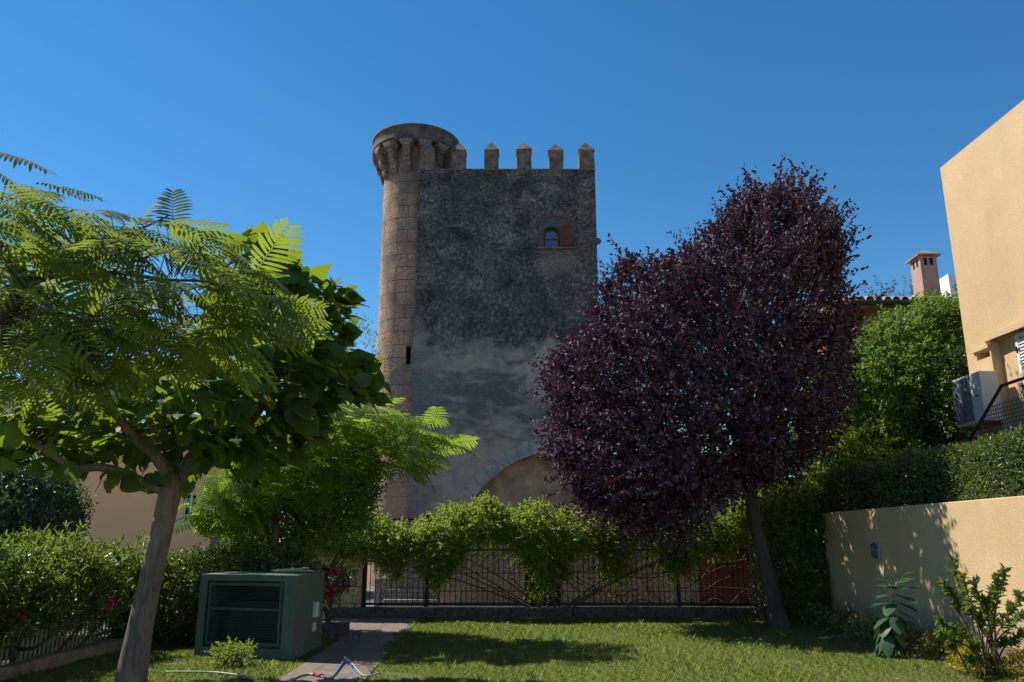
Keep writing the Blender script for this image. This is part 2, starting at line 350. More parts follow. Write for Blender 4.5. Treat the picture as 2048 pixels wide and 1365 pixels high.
HEART = (np.array([[0,0,0],[-.12,-.28,.02],[.08,-.56,-.06],[.40,-.54,-.10],[.74,-.24,-.08],[1.05,0,-.26],[.74,.24,-.08],[.40,.54,-.10],[.08,.56,-.06],[-.12,.28,.02],[.40,0,.05]]),
         [[(0,1,2,3,10),(10,7,8,9,0)],[(10,3,4,5),(10,5,6,7)]])
def leaf_grid(prof, nu, fold, droop, wave, seed=0):
    r = np.random.default_rng(seed); V = []; nv = 4
    for i in range(nu+1):
        u = i/nu; w = np.interp(u, [p[0] for p in prof], [p[1] for p in prof])
        for j in range(-nv//2, nv//2+1):
            t = j/(nv/2); back = -.13*abs(t)**1.5*max(0, 1-u*3)
            V.append([u+back, w*t, fold*abs(t)*w-droop*u*u-droop*.5*t*t*w+wave*math.sin(u*9+t*2+seed)*abs(t)])
    F_ = [(i*5+j, (i+1)*5+j, (i+1)*5+j+1, i*5+j+1) for i in range(nu) for j in range(4)]
    return np.array(V), [F_]
HP = [(0, .16), (.08, .42), (.2, .52), (.38, .52), (.58, .40), (.78, .22), (.92, .07), (1, .005)]
HEARTS = [leaf_grid(HP, 8, .18, .30, .03, 1), leaf_grid(HP, 8, .30, .15, .04, 2), leaf_grid(HP, 8, .05, .42, .05, 3)]
def hearts(B, d, Nn, L_):
    L_ = np.broadcast_to(L_, len(B)); w = rng.integers(0, 3, len(B))
    return merge([instance(t[0], t[1], B[w == k], d[w == k], Nn[w == k], L_[w == k]) for k, t in enumerate(HEARTS) if (w == k).any()])
def frond_template(pairs, droop, spread, wid, rach, seed):
    r = np.random.default_rng(seed); V = []; Fq = []
    for k in range(6):      # rachis strip
        u = k/5; z = -droop*u*u; V += [[u, -.008, z], [u, .008, z]]
    for k in range(5): Fq.append((2*k, 2*k+1, 2*k+3, 2*k+2))
    for i in range(pairs):
        u = .2+.78*i/(pairs-1); z = -droop*u*u; t = i/(pairs-1); ln = rach*(.62+.75*math.sin(math.pi*min(1, t*.85+.12)))*.9
        for sgn in (-1, 1):
            a = math.radians(spread-18*t+r.uniform(-4, 4)); du, dv = math.cos(a), math.sin(a)*sgn
            b = len(V); dr = r.uniform(.25, .5)
            for j, (s, w) in enumerate(((0, .5), (.3, 1), (.75, .95), (1, .3))):
                cu, cv, cz = u+du*ln*s, dv*ln*s, z-dr*ln*s*s
                V += [[cu+dv*sgn*0-(-dv)*0-wid*w*abs(dv), cv+wid*w*du*sgn, cz], [cu+wid*w*abs(dv), cv-wid*w*du*sgn, cz-.01]]
            for j in range(3): Fq.append((b+2*j, b+2*j+1, b+2*j+3, b+2*j+2))
    return np.array(V), [Fq]
def poly_world(px_poly, Y0): return np.array([at(x, y, Y0)[[0, 2]] for x, y in px_poly])
def inflate(poly, Y0, depth, n, edge_bias=.0, clump=0, csc=1.2):
    if clump:
        q = inflate(poly, Y0, depth, int(n*2.2), edge_bias); w = clumpf(q, csc)+rng.normal(size=len(q))*.45
        return q[np.argsort(-w*clump-rng.normal(size=len(q))*(1-clump))[:n]]
    """random points inside the solid whose mid section (XZ at Y0) is the polygon, rounded in depth"""
    lo, hi = poly.min(0), poly.max(0); out = []
    A = poly; B = np.roll(poly, -1, 0)
    def dist(p):
        ab = B-A; ap = p[:, None]-A[None]; t = np.clip((ap*ab).sum(-1)/((ab*ab).sum(-1)+1e-12), 0, 1)
        return np.linalg.norm(ap-t[..., None]*ab, axis=-1).min(1)
    def inside(p):
        x, z = p[:, 0:1], p[:, 1:2]; c = ((A[None, :, 1] > z) != (B[None, :, 1] > z)) & (x < (B[None, :, 0]-A[None, :, 0])*(z-A[None, :, 1])/(B[None, :, 1]-A[None, :, 1]+1e-12)+A[None, :, 0])
        return c.sum(1) % 2 == 1
    tot = 0
    while tot < n:
        p = rng.uniform(lo, hi, (4000, 2)); p = p[inside(p)]; out.append(p); tot += len(p)
    p = np.vstack(out)[:n]; d = dist(p); dm = np.percentile(d, 96); t = np.clip(d/dm, 0, 1)
    dep = depth*np.sqrt(1-(1-t)**2); s = rng.uniform(-1, 1, n)
    if edge_bias: s = np.sign(s)*np.abs(s)**(1-edge_bias)
    return np.stack([p[:, 0], Y0+s*dep, p[:, 1]], 1)
def shoots_foliage(bases, dirs, length, spacing, leafL, leafW, tmpl=OVAL, up=.6, spread=.9, curve=.25):
    """leafy shoots: returns leaf arrays and shoot centre lines"""
    P = []; A = []; Nn = []; LL = []; lines = []
    dirs = unit(dirs); ln = length*rng.uniform(.6, 1.3, len(bases))
    for b, d, l in zip(bases, dirs, ln):
        k = max(3, int(l/spacing)); t = (np.arange(k)+.5)/k
        side = unit(np.cross(d, rng.normal(size=3))); c = b+np.outer(t*l, d)+np.outer(curve*l*t*t, side)+np.outer(-.12*l*t*t, [0, 0, 1])
        tw = rng.normal(size=(k, 3)); P.append(c); A.append(d*.55+unit(tw)*spread); Nn.append(tw*0+rng.normal(size=(k, 3))*.55+[0, 0, up])
        LL.append(leafL*rng.uniform(.65, 1.2, k)); lines.append((b, c[-1]))
    P = np.vstack(P); A = np.vstack(A); Nn = np.vstack(Nn); LL = np.concatenate(LL)
    V, Fs = instance(tmpl[0], tmpl[1], P, A, Nn, LL, LL*leafW/leafL); return (V, Fs), lines
def thin_stems(lines, r=.006, sides=3):
    parts = []
    for a, b in lines:
        v, f = tube_arr([a, (np.array(a)+b)/2, b], [r, r*.8, r*.5], sides); parts.append((v, [np.array(f)]))
    return merge(parts)

# ------------------------------------------------------------------ setting: ground, path, lawn
g = MB(); g.add([[-900,-200,-.03],[900,-200,-.03],[900,1800,-.03],[-900,1800,-.03]], [(0,1,2,3)]); tag(g.build('ground', M['ground']), 'pale stony ground around the garden', None, None, 'structure')
def sheet(name, pts, z, mat, label=None):
    m = MB(); m.add([[x, y, z] for x, y in pts], [tuple(range(len(pts)))]); o = m.build(name, mat); tag(o, label, None, None, 'structure'); return o
def pathR(y): return -1.4-.034*y
sheet('lawn', [(-9,-4),(8.6,-4),(6.5,18.15),(pathR(18.15),18.15),(-9,18.15)], 0, M['lawn'])
pv = MB(); pth = [(pathR(6)-1.05,6),(pathR(6),6),(pathR(18.15),18.15),(-3.75,18.15),(-3.75,15.5),(pathR(14.2)-1.0,14.2)]
pv.prism([[x,y,-.02] for x,y in pth],(0,0,.045)); tag(pv.build('path', M['paving']), 'brown paved garden path beside the lawn', None, None, 'structure')

def clumpf(p, sc, seed=3):
    r = np.random.default_rng(seed); f = 0
    for k in range(9):
        v = r.normal(size=3); v *= (6.28/sc)*r.uniform(.7, 1.5)/np.linalg.norm(v); f = f+np.sin(p@v+r.uniform(0, 6.28))
    return f/3
# grass
blV = []; blF = []
for k in range(6):
    a = k*1.05; x, y = .35*math.cos(a), .35*math.sin(a); lean = .45
    c, s_ = math.cos(a+.6), math.sin(a+.6); b0 = len(blV)
    w = .055
    blV += [[x-s_*w, y+c*w, 0], [x+s_*w, y-c*w, 0], [x+lean*c*.5+s_*w*.7, y+lean*s_*.5-c*w*.7, .62], [x+lean*c*1.3, y+lean*s_*1.3, 1.], [x+lean*c*.5-s_*w*.7, y+lean*s_*.5+c*w*.7, .62]]
    blF.append((b0, b0+1, b0+2, b0+3, b0+4))
def tufts(n, xr, yr, keep, h=.037):
    bare = lambda x, y: clumpf(np.stack([x, y, x*0], 1), .9, 11)+.8*(y > 17.2)
    x = rng.uniform(*xr, n); y = yr[0]+(yr[1]-yr[0])*rng.uniform(0, 1, n); k = keep(x, y) & ((bare(x, y) < 1.35) | (rng.uniform(0, 1, len(x)) < .3)); x, y = x[k], y[k]; n = len(x)
    a = rng.uniform(0, 6.28, n); A = np.stack([np.cos(a), np.sin(a), np.zeros(n)], 1); P = np.stack([x, y, np.full(n, -.003)], 1)
    hh = h*rng.uniform(.5, 1.45, n)*(1+.25*np.sin(x*2.1+y*1.3)+.2*np.sin(y*3.3-x)); hh[rng.uniform(0, 1, n) < .012] *= 1.9
    return instance(np.array(blV), [blF], P, A, np.tile([0, 0, 1.], (n, 1))+rng.normal(size=(n, 3))*.12, hh)
V1 = tufts(105000, (-1.9, 6.9), (9.3, 18.12), lambda x, y: (x > pathR(y)+.01) & (x < 6.95-.03*y))
V2 = tufts(16000, (-6, -2.8), (9.3, 14.3), lambda x, y: x < pathR(y)-1.06)
V3 = tufts(500, (pathR(18)-.1, pathR(9)+.1), (9.3, 18.1), lambda x, y: np.abs(x-pathR(y)) < .08, .07)
tag(arr_mesh('grass', *merge([V1, V2, V3]), M['grass']), 'short mown grass of the lawn', 'grass', None, 'stuff')
n = 60; P = np.stack([rng.uniform(-1, 6, n), rng.uniform(9.8, 17.8, n), np.full(n, .055)], 1)
tag(arr_mesh('fallen_leaves', *instance(*OVAL, P, rng.normal(size=(n, 3))*[1,1,.2], rng.normal(size=(n, 3))*.3+[0,0,1], .06, .035), plain('dead_leaf', (.2,.08,.04), .7)), 'small reddish leaves fallen on the lawn', 'leaves', None, 'stuff')

# ------------------------------------------------------------------ tower
XL, XR, TD = -3.93, 3.5, 8.0; ZT = 16.9
tower = empty('stone_tower', (0, TY, 0), 'tall weathered square tower with battlements and a round corner turret', 'tower')
w = MB(); NX, NZ = 24, 56      # gently uneven front
def grid_wall(m, x0, x1, z0, z1, y, nx, nz, amp):
    xs = np.linspace(x0, x1, nx); zs = np.linspace(z0, z1, nz); V = []
    for k, z in enumerate(zs):
        for i, x in enumerate(xs):
            e = 0 if (k in (0, nz-1)) else amp
            V.append([x+(rng.normal()*amp*.5 if i in (0, nx-1) and e else 0), y+rng.normal()*e*.6, z])
    return V
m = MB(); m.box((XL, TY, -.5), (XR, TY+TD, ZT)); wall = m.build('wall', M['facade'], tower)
AC_X, AC_Z, AC_C, AC_R = 1.15, .77, .97, 4.33
def arch_pts(R, c, z0, x0, n=14, zmin=-.6):
    a0 = math.acos(c/R); L_ = []
    for k in range(n+1):
        a = math.pi-(math.pi-(math.pi-a0))*0-(a0)*0
    aa = np.linspace(math.pi, math.pi-(math.pi/2-math.asin(c/R)), n+1)   # left arc, centre at +c
    left = [(x0+c+R*math.cos(a), z0+R*math.sin(a)) for a in aa]
    right = [(2*x0-x, z) for x, z in left[::-1][1:]]
    return left, right
def arc_outline(R, y, zmin, xmax=99):
    l, r = arch_pts(R, AC_C, AC_Z, AC_X)
    pts = [(l[0][0], zmin)]+l+[p for p in r if p[0] < xmax]
    if xmax < 90: pts += [(xmax, [p for p in r if p[0] < xmax][-1][1]-.25), (xmax, zmin)]
    else: pts += [(r[-1][0], zmin)]
    return [[x, y, z] for x, z in pts]
cutA = MB(); cutA.prism(arc_outline(AC_R, TY-.2, -.6, XR-.12), (0, .75, 0)); cA = cutA.build('cutter', None)
WX, WZ0, WZ1 = 1.64, 13.38, 14.30; WR = .34
def arch_rect(xc, r, z0, z1, y, n=10, flat=.8):
    zc = z1-r*flat; return [[xc-r, y, z0]]+[[xc-r*math.cos(a), y, zc+r*flat*math.sin(a)] for a in np.linspace(0, math.pi, n)]+[[xc+r, y, z0]]
cutB = MB(); cutB.prism(arch_rect(WX, WR, WZ0, WZ1, TY-.3), (0, .85, 0)); cB = cutB.build('cutter', None)
boolean_cut(wall, [cA, cB])
# arch stones
arch = MB(); l, r = arch_pts(AC_R, AC_C, AC_Z, AC_X, 13); lo, ro = arch_pts(AC_R+.56, AC_C, AC_Z, AC_X, 13)
allin = l+r; allout = lo+ro
aobj = None
for side, (I, O) in enumerate(((l, lo), ([l[-1]]+r, [lo[-1]]+ro))):
    for k in range(len(I)-1):
        i0, i1, o0, o1 = I[k], I[k+1], O[k], O[k+1]
        if max(i1[0], i0[0], o0[0], o1[0]) > XR-.1: continue
        g_ = .045; j = rng.uniform(-.006, .006)
        def lerp(a, b, t): return (a[0]+(b[0]-a[0])*t, a[1]+(b[1]-a[1])*t)
        q4 = [lerp(i0, i1, g_), lerp(i0, i1, 1-g_), lerp(o0, o1, 1-g_), lerp(o0, o1, g_)]
        arch.prism([[x, TY-.035+j, z] for x, z in q4], (0, .3, 0))
ar = arch.build('arch', M['vouss'], tower, bevel=.012)
inf = MB(); inf.prism(arc_outline(AC_R+.03, TY+.5, -.5, XR-.1), (0, .08, 0)); inf.build('arch_infill', M['brownrender'], tower)
# merlons
def merlon_mb(cx, cy, w_, d_):
    m = MB(); z0, z1, z2 = ZT-.01, ZT+.93+rng.normal()*.02, ZT+1.43+rng.normal()*.04; a = w_/2+rng.normal()*.012; b = d_/2; cx = cx+rng.normal()*.012
    V = [[cx-a, cy-b, z0], [cx+a, cy-b, z0], [cx+a, cy+b, z0], [cx-a, cy+b, z0], [cx-a, cy-b, z1], [cx+a, cy-b, z1], [cx+a, cy+b, z1], [cx-a, cy+b, z1],
         [cx-a-.03, cy-b-.03, z1], [cx+a+.03, cy-b-.03, z1], [cx+a+.03, cy+b+.03, z1], [cx-a-.03, cy+b+.03, z1], [cx, cy, z2]]
    V = np.array(V)+rng.normal(size=(13, 3))*.016
    m.add(V, [(0,1,5,4),(1,2,6,5),(2,3,7,6),(3,0,4,7),(4,5,9,8),(5,6,10,9),(6,7,11,10),(7,4,8,11),(8,9,12),(9,10,12),(10,11,12),(11,8,12)]); return m
mer = [853, 917.5, 983, 1048, 1112.5, 1174.5]
for k, px in enumerate(mer):
    X = (px-1024)/F*(TY*CP+(ZT+.5-H)*SP); merlon_mb(X, TY+.36, .60, .66).build('merlon', M['merlon'], tower)
for yy in (2.6, 4.0, 5.4):
    for X in ((XR-.33, XL+.33) if yy > 5 else (XR-.33,)): merlon_mb(X, TY+yy+.36, .60, .66).build('merlon', M['merlon'], tower)
for k in range(6): merlon_mb(XL+.33+k*1.35, TY+TD-.36, .60, .66).build('merlon', M['merlon'], tower)
cap = MB(); cap.box((XL-.02, TY-.025, ZT-.06), (XR+.02, TY+.7, ZT+.004)); cap.build('parapet_coping', M['merlon'], tower)
# window
win = MB()
outer = arch_rect(1.80, .74, WZ0, 14.72, TY-.03, 12, .75)[:-1]+[[2.54, TY-.03, WZ0]]
inner = arch_rect(WX, WR, WZ0, WZ1, TY-.03, 12)
m = MB(); V = np.array(outer+inner); no = len(outer); Fs = [(i, (i+1), no+(i+1), no+i) for i in range(min(no, len(inner))-1)]
V = np.vstack([V, V+[0, .04, 0]]); nn = no+len(inner)
Fs += [(i, i+1, nn+i+1, nn+i) for i in range(no-1)]+[(no+i, no+i+1, nn+no+i+1, nn+no+i) for i in range(len(inner)-1)]
m.add(V, Fs); window = m.build('window', M['surround'], tower)
m = MB(); a1 = arch_rect(WX, WR-.002, WZ0, WZ1, TY+.22, 12); a2 = arch_rect(WX, WR-.07, WZ0+.06, WZ1-.08, TY+.22, 12)
V = np.array(a1+a2); k = len(a1); V = np.vstack([V, V+[0, .07, 0]]); Fs = []
for i in range(k): j = (i+1) % k; Fs += [(i, j, k+j, k+i), (k+i, k+j, 3*k+j, 3*k+i), (i, j, 2*k+j, 2*k+i)]
m.add(V, Fs); m.box((WX-.28, TY+.235, WZ0+.42), (WX+.28, TY+.275, WZ0+.46)); m.build('window_frame', plain('brown_frame', (.09,.035,.02), .6), window)
m = MB(); m.prism(arch_rect(WX, WR-.06, WZ0+.05, WZ1-.07, TY+.262, 12), (0, .01, 0)); m.build('pane', M['glassdark'], window)
m = MB(); m.box((1.02, TY-.14, WZ0-.09), (2.5, TY+.2, WZ0-.002)); m.build('sill', M['merlon'], window, bevel=.012)
m = MB(); ang = math.radians(-14); R = [[math.cos(ang), -math.sin(ang), 0], [math.sin(ang), math.cos(ang), 0], [0, 0, 1]]; hx = (WX+WR+.02, TY-.06, 0)
m.box((hx[0], TY-.09, WZ0+.03), (hx[0]+.58, TY-.06, WZ1-.02), R, hx)
for a, b in (((0, 0), (.09, .9)), ((.49, 0), (.58, .9)), ((.09, 0), (.49, .09)), ((.09, .81), (.49, .9))):
    m.box((hx[0]+a[0], TY-.115, WZ0+.03+a[1]), (hx[0]+b[0], TY-.088, WZ0+.03+b[1]*.985), R, hx)
m.build('shutter', plain('shutter_wood', (.10,.035,.022), .7, 0, .3), window)
m = MB(); arcp = [(1.80-.80*math.cos(a), 14.16+.62*math.sin(a)) for a in np.linspace(.12, math.pi-.5, 12)]
m.tube([[x, TY-.02, z] for x, z in arcp], .045, 6); m.build('weather_strip', plain('terracotta_trim', (.16,.085,.055), .9), window, smooth=True)
m = MB(); m.add(*tube_arr([[3.46, TY+.3, 13.75], [3.6, TY+.25, 13.75], [3.66, TY+.2, 13.72]], [.16, .15, .07], 8)); m.build('stone_boss', M['merlon'], tower)
# turret
TCX, TCY, TR = -4.36, 33.25, 1.39; DZ = .36
def cylinder_uv(name, rz, mat, parent, seg=72):
    V = []; UV = []; nr = len(rz)
    for r_, z in rz:
        for k in range(seg+1):
            a = 2*math.pi*k/seg; V.append([TCX+r_*math.sin(a), TCY+r_*math.cos(a), z]); UV.append([a*1.37, z])
    Fs = [(i*(seg+1)+k, (i+1)*(seg+1)+k, (i+1)*(seg+1)+k+1, i*(seg+1)+k+1) for i in range(nr-1) for k in range(seg)]
    return arr_mesh(name, V, [Fs], mat, parent, True, UV)
zs = np.linspace(-.5, 18.66, 70); turret = cylinder_uv('turret', [(TR+(.10 if z < 4.2 else 0)+.015*math.sin(z*7.1), z) for z in zs]+[(0, 18.660)], M['turret'], tower)
# rough stone relief: push each course in and out
me = turret.data; co = np.empty(len(me.vertices)*3); me.vertices.foreach_get('co', co)
cylinder_uv('turret_parapet', [(1.55, 18.540), (1.96, 18.540), (1.97, 18.660), (1.94, 18.700), (1.94, 19.080), (1.98, 19.100), (1.98, 19.220), (1.62, 19.220), (1.60, 18.660), (1.55, 18.540)], M['parapet'], turret)
m = MB(); m.tube([[TCX, TCY, 18.560], [TCX, TCY, 18.700]], 1.6, 40); m.build('turret_floor', M['merlon'], turret)
def corbel(a):
    prof = [(1.25, 17.160), (1.37, 17.160)]
    for (r0, r1, z0, z1) in ((1.37, 1.56, 17.160, 17.580), (1.54, 1.76, 17.600, 18.040), (1.72, 1.95, 18.060, 18.540)):
        for t in np.linspace(.08, 1, 6): prof.append((r0+(r1-r0)*math.sin(t*math.pi/2), z0+(z1-z0)*(1-math.cos(t*math.pi/2))*1.0*.75))
        prof.append((r1-.01, z1))
    prof += [(1.25, 18.540)]
    m = MB(); d = np.array([math.sin(a), math.cos(a), 0]); s_ = np.array([math.cos(a), -math.sin(a), 0]); c = np.array([TCX, TCY, 0])
    m.prism([c+d*r_+s_*-.15+[0, 0, z] for r_, z in prof], s_*.30)
    # flared cap joining the lintels
    fl = [(-.30, 18.535), (-.30, 18.460), (-.152, 18.220), (-.152, 18.535)]
    for sg in (-1, 1): m.prism([c+d*1.50+s_*(x*sg)+[0, 0, z] for x, z in fl], d*.44)
    return m
for k in range(14):
    corbel(2*math.pi*(k+.25)/14).build('corbel', M['dressed'], turret, bevel=.014)
m = MB(); ccut = m.box((-4.34, 29, 8.66), (-4.14, 32.5, 9.42)).build('cutter', None); boolean_cut(turret, [ccut])
m = MB(); m.box((-4.36, 32.3, 8.63), (-4.12, 32.45, 9.45)); m.build('slit_window', M['dark_in'], turret)
# annex right of the tower
m = MB(); m.box((XR+.003, TY+.3, -.3), (10.5, TY+6, 4.9)); m.build('side_wing', plain('grey_wing_plaster', (.2,.18,.155), .95, 0, .3, 1.5), tower)

# ------------------------------------------------------------------ fence, kerb, walls behind it
fx0, fx1 = at(728, 1213, 18.35)[0], at(1512, 1213, 18.35)[0]
m = MB(); m.box((-4.0, 18.2, -.02), (5.9, 18.5, .235)); tag(m.build('kerb_wall', M['kerb'], None, bevel=.01), 'low dark stone kerb wall carrying the black iron fence', 'kerb')
fence = empty('iron_fence', (0, 18.35, .235), 'black iron picket fence on the low kerb, overgrown with creeper', 'fence')
m = MB()
for z, h_, x0, x1 in ((.30, .025, fx0, fx1), (1.44, .02, fx0, fx1), (2.10, .02, fx0+.1, fx1)):
    m.box((x0, 18.33, z-h_), (x1, 18.37, z+h_))
m.build('rail', M['iron'], fence)
pk = MB().box((0, 18.34, .30), (.018, 18.36, 2.16)); proto = None; npk = int((fx1-fx0)/.116); k = 0
for i in range(1, npk):
    X = fx0+i*(fx1-fx0)/npk
    if proto is None: proto = MB().tube([[X, 18.35, .28], [X, 18.35, 2.15]], .0095, 6).build('picket', M['iron'], fence); X0 = X
    else:
        c = proto.copy(); COL.objects.link(c); c.parent = fence; c.location = (X-X0, 0, 0); c.rotation_euler = (0, 0, 0)
for px in (728, 852, 1358, 1512):
    X = at(px, 1213, 18.35)[0]; m = MB(); m.box((X-.035, 18.3, .20), (X+.035, 18.40, 1.55 if px == 728 else 2.2)); m.build('post', M['iron'], fence)
# left pier of sandstone courses
m = MB(); m.box((-5.9, 18.22, .2), (fx0-.05, 18.62, 1.50)); m.box((-5.95, 18.19, 1.5), (fx0-.03, 18.65, 1.56)); m.box((-5.9, 18.19, -.02), (-4.003, 18.6, .2))
tag(m.build('garden_wall', M['tanrender'], None, bevel=.008), 'smooth tan sandstone garden wall between green cabinet and iron fence', 'wall')
# street wall behind the fence with a dark doorway
sy = 21.0
def sx(px): return at(px, 1150, sy)[0]
m = MB(); m.box((sx(880), sy, -.3), (sx(1050), sy+.4, 1.42)); m.box((sx(1122), sy, -.3), (sx(1396), sy+.4, 1.42)); m.box((sx(880), sy-.04, 1.42), (sx(1396), sy+.44, 1.50)); m.box((sx(1274), sy-.08, -.3), (sx(1292), sy-.003, 1.419))
sw = empty('street_wall', (0, sy, 0), 'old tan block wall behind the iron fence with a dark doorway', 'wall'); m.build('wall', M['tanwall'], sw)
m = MB(); m.box((sx(1050)+.002, sy+.2, -.3), (sx(1122)-.002, sy+.3, 1.419)); m.build('doorway', plain('dark_red_door', (.02,.006,.006), .8), sw)
m = MB(); m.box((sx(1396)+.01, sy+.0, -.3), (sx(1432), sy+.35, 1.75))
rb = ashlar('red_brick', (.32,.09,.045), (.26,.07,.04), (.10,.05,.04), .24, .07, st=.4)
tag(m.build('brick_pillar', rb), 'red brick pillar behind the fence beside the red door', 'pillar')
dr = empty('red_door', (sx(1470), sy+.1, 0), 'wide dark red panelled door behind the fence near the plum trunk', 'door')
m = MB(); m.box((sx(1432)+.01, sy+.10, -.3), (sx(1514), sy+.16, 1.75)); m.build('door_panel', M['redwood'], dr)
m = MB()
for px in (1436, 1472, 1508): m.box((sx(px)-.05, sy+.06, -.3), (sx(px)+.05, sy+.098, 1.75))
for z in (.3, .95, 1.7): m.box((sx(1432)+.02, sy+.065, z-.05), (sx(1512), sy+.095, z+.05))
m.build('door_frame', M['redwood'], dr)
m = MB(); m.box((sx(1516), sy-.02, -.3), (sx(1519)+.03, sy+.04, 2.0)); tag(m.build('drain_pipe', M['white']), 'pale downpipe right of the red door', 'pipe')
# lower house wall further right and dark steps at left
m = MB()
for k, (a, b, t) in enumerate(((742, 775, 1.05), (775, 812, 1.32), (812, 850, 1.55))):
    m.box((sx(a), sy+.6+k*.02, -.3), (sx(b)+(.0), sy+2.2, t-.35*(2-k)*.5))
for k in range(6): m.box((sx(765)+.01*k, sy+.2+.3*k, -.3), (sx(872), sy+.5+.3*k, .2+.24*k))
tag(m.build('stone_steps', M['greyashlar'], None, bevel=.01), 'worn stone steps behind the left part of the fence', 'steps')
m = MB(); lamp = None
m.tube([at(1480/3.413+500-87.5, 1143, 18.1)+[0, 0, 0]], .01) if False else None
# wicker loop hanging from the fence
c = at(853, 1138, 18.22); m = MB(); m.tube([[c[0]+.11*math.cos(a), c[1]+.04*math.sin(a), c[2]+.05*math.sin(a)+.015] for a in np.linspace(math.pi*.95, math.pi*2.15, 14)], .022, 6)
tag(m.build('rope_loop', M['hosetan'], None, smooth=True), 'pale coil of rope hung on the fence post', 'rope')

# ------------------------------------------------------------------ right garden wall, terrace, hedge
def RX(y): return 7.02-.037*y
gw = empty('yellow_garden_wall', (RX(13), 13, 0), 'low ochre rendered garden wall right of the lawn with an oval lamp', 'wall')
m = MB(); y0, y1 = 6, 16.85
m.prism([[RX(y0), y0, .24], [RX(y1), y1, .24], [RX(y1)+.22, y1, .24], [RX(y0)+.22, y0, .24]], (0, 0, 1.95)); m.build('wall', M['yellow'], gw, bevel=.012)
m = MB(); m.prism([[RX(y0)-.04, y0, -.02], [RX(y1)-.04, y1+.02, -.02], [RX(y1)+.22, y1+.02, -.02], [RX(y0)+.22, y0, -.02]], (0, 0, .258)); m.build('plinth', M['plinth'], gw, bevel=.01)
m = MB(); m.prism([[RX(y0)+.225, y0, -.02], [RX(y1)+.225, y1, -.02], [40, y1, -.02], [40, y0, -.02]], (0, 0, 2.05)); tag(m.build('terrace', M['soil']), 'raised terrace behind the ochre wall', None, None, 'structure')
# oval bulkhead lamp
lp = at(1759, 1090, 14.6); yy = 13.7; lx = RX(yy); pz = 1.46
# find y so that the wall point projects at px 1760
for it in range(30):
    d = yy*CP+(pz-H)*SP; px = 1024+F*RX(yy)/d; yy += (px-1757)*.006
lx = RX(yy)
lamp = empty('wall_lamp', (lx, yy, pz), 'oval dark bulkhead lamp on the shaded ochre garden wall', 'lamp')
def oval(xo, ry, rz, n=24): return [[lx+xo, yy+ry*math.cos(a), pz+rz*math.sin(a)] for a in np.linspace(0, 2*math.pi, n, endpoint=False)]
def ovring(m, rings):
    V = []; n = 24
    for xo, ry, rz in rings: V += oval(xo, ry, rz)
    m.add(V, [(i*n+j, i*n+(j+1) % n, (i+1)*n+(j+1) % n, (i+1)*n+j) for i in range(len(rings)-1) for j in range(n)]+[tuple(range((len(rings)-1)*n, len(rings)*n))])
m = MB(); ovring(m, [(0, .105, .165), (-.035, .11, .17), (-.05, .10, .16), (-.05, .085, .145)]); m.build('base_plate', plain('lamp_rim', (.35,.34,.32), .5), lamp)
m = MB(); ovring(m, [(-.045, .085, .145), (-.085, .078, .135), (-.115, .05, .1), (-.125, .015, .03)]); m.build('glass_shade', plain('lamp_glass', (.10,.13,.15), .15, 0, .1), lamp, smooth=True)
m = MB()
for k in range(-3, 4):
    z = k*.036; h = math.sqrt(max(.05, 1-(z/.16)**2)); m.tube([[lx-.045, yy-.095*h, pz+z], [lx-.10, yy-.075*h, pz+z], [lx-.132, yy, pz+z*.95], [lx-.10, yy+.075*h, pz+z], [lx-.045, yy+.095*h, pz+z]], .006, 5)
m.build('guard', M['iron'], lamp)

def box_foliage(n, x0, x1, y0, y1, z0, z1, leaf, wid, skew=0, topw=2., jitter=.06, shell=.12):
    """leaves over the outer skin of a clipped hedge"""
    a = np.array([(x1-x0)*(y1-y0)*topw, (y1-y0)*(z1-z0), (y1-y0)*(z1-z0)*.3, (x1-x0)*(z1-z0), (x1-x0)*(z1-z0)*.4]); f = rng.choice(5, n, p=a/a.sum())
    u = rng.uniform(0, 1, n); v = rng.uniform(0, 1, n); ins = rng.exponential(shell*.5, n)-jitter*rng.uniform(0, 1.2, n)
    X = np.where(f == 0, x0+u*(x1-x0), np.where(f == 1, x0+ins, np.where(f == 2, x1-ins, x0+u*(x1-x0))))
    Yv = np.where(f == 0, y0+v*(y1-y0), np.where(f <= 2, y0+u*(y1-y0), np.where(f == 3, y0+ins, y1-ins)))
    Z = np.where(f == 0, z1-ins, z0+v*(z1-z0))
    Z = Z+.035*np.sin(X*3+Yv*2.3)*(Z-z0)/(z1-z0)+.03*np.sin(Yv*6.1)
    X = X+skew*(Yv-y0)+.05*np.sin(Yv*2.7+Z*2)
    nb = np.array([[0,0,1],[-1,0,0],[1,0,0],[0,-1,0],[0,1,0]], float)[f]
    P = np.stack([X, Yv, Z], 1); A = nb*.6+rng.normal(size=(n, 3))*.8+[0, 0, .3]; Nn = nb*.5+[0, 0, .4]+rng.normal(size=(n, 3))*.6
    LL = leaf*rng.uniform(.6, 1.25, n); return instance(*OVAL, P, A, Nn, LL, LL*wid)
hg = empty('clipped_hedge', (RX(13)+.7, 13, 2), 'clipped dark green hedge running along above the ochre garden wall', 'hedge')
arr_mesh('foliage', *box_foliage(46000, RX(9.3)+.2, RX(9.3)+1.3, 9.3, 18.2, 1.95, 3.0, .055, .5, -.037), M['hedge'], hg)
m = MB(); m.prism([[RX(9.4)+.32, 9.4, 1.9], [RX(18.1)+.32, 18.1, 1.9], [RX(18.1)+1.1, 18.1, 1.9], [RX(9.4)+1.1, 9.4, 1.9]], (0, 0, .92)); m.build('solid_core', plain('hedge_core', (.012,.018,.008), .95), hg)  # solid near-black block filling the hedge behind its leaves

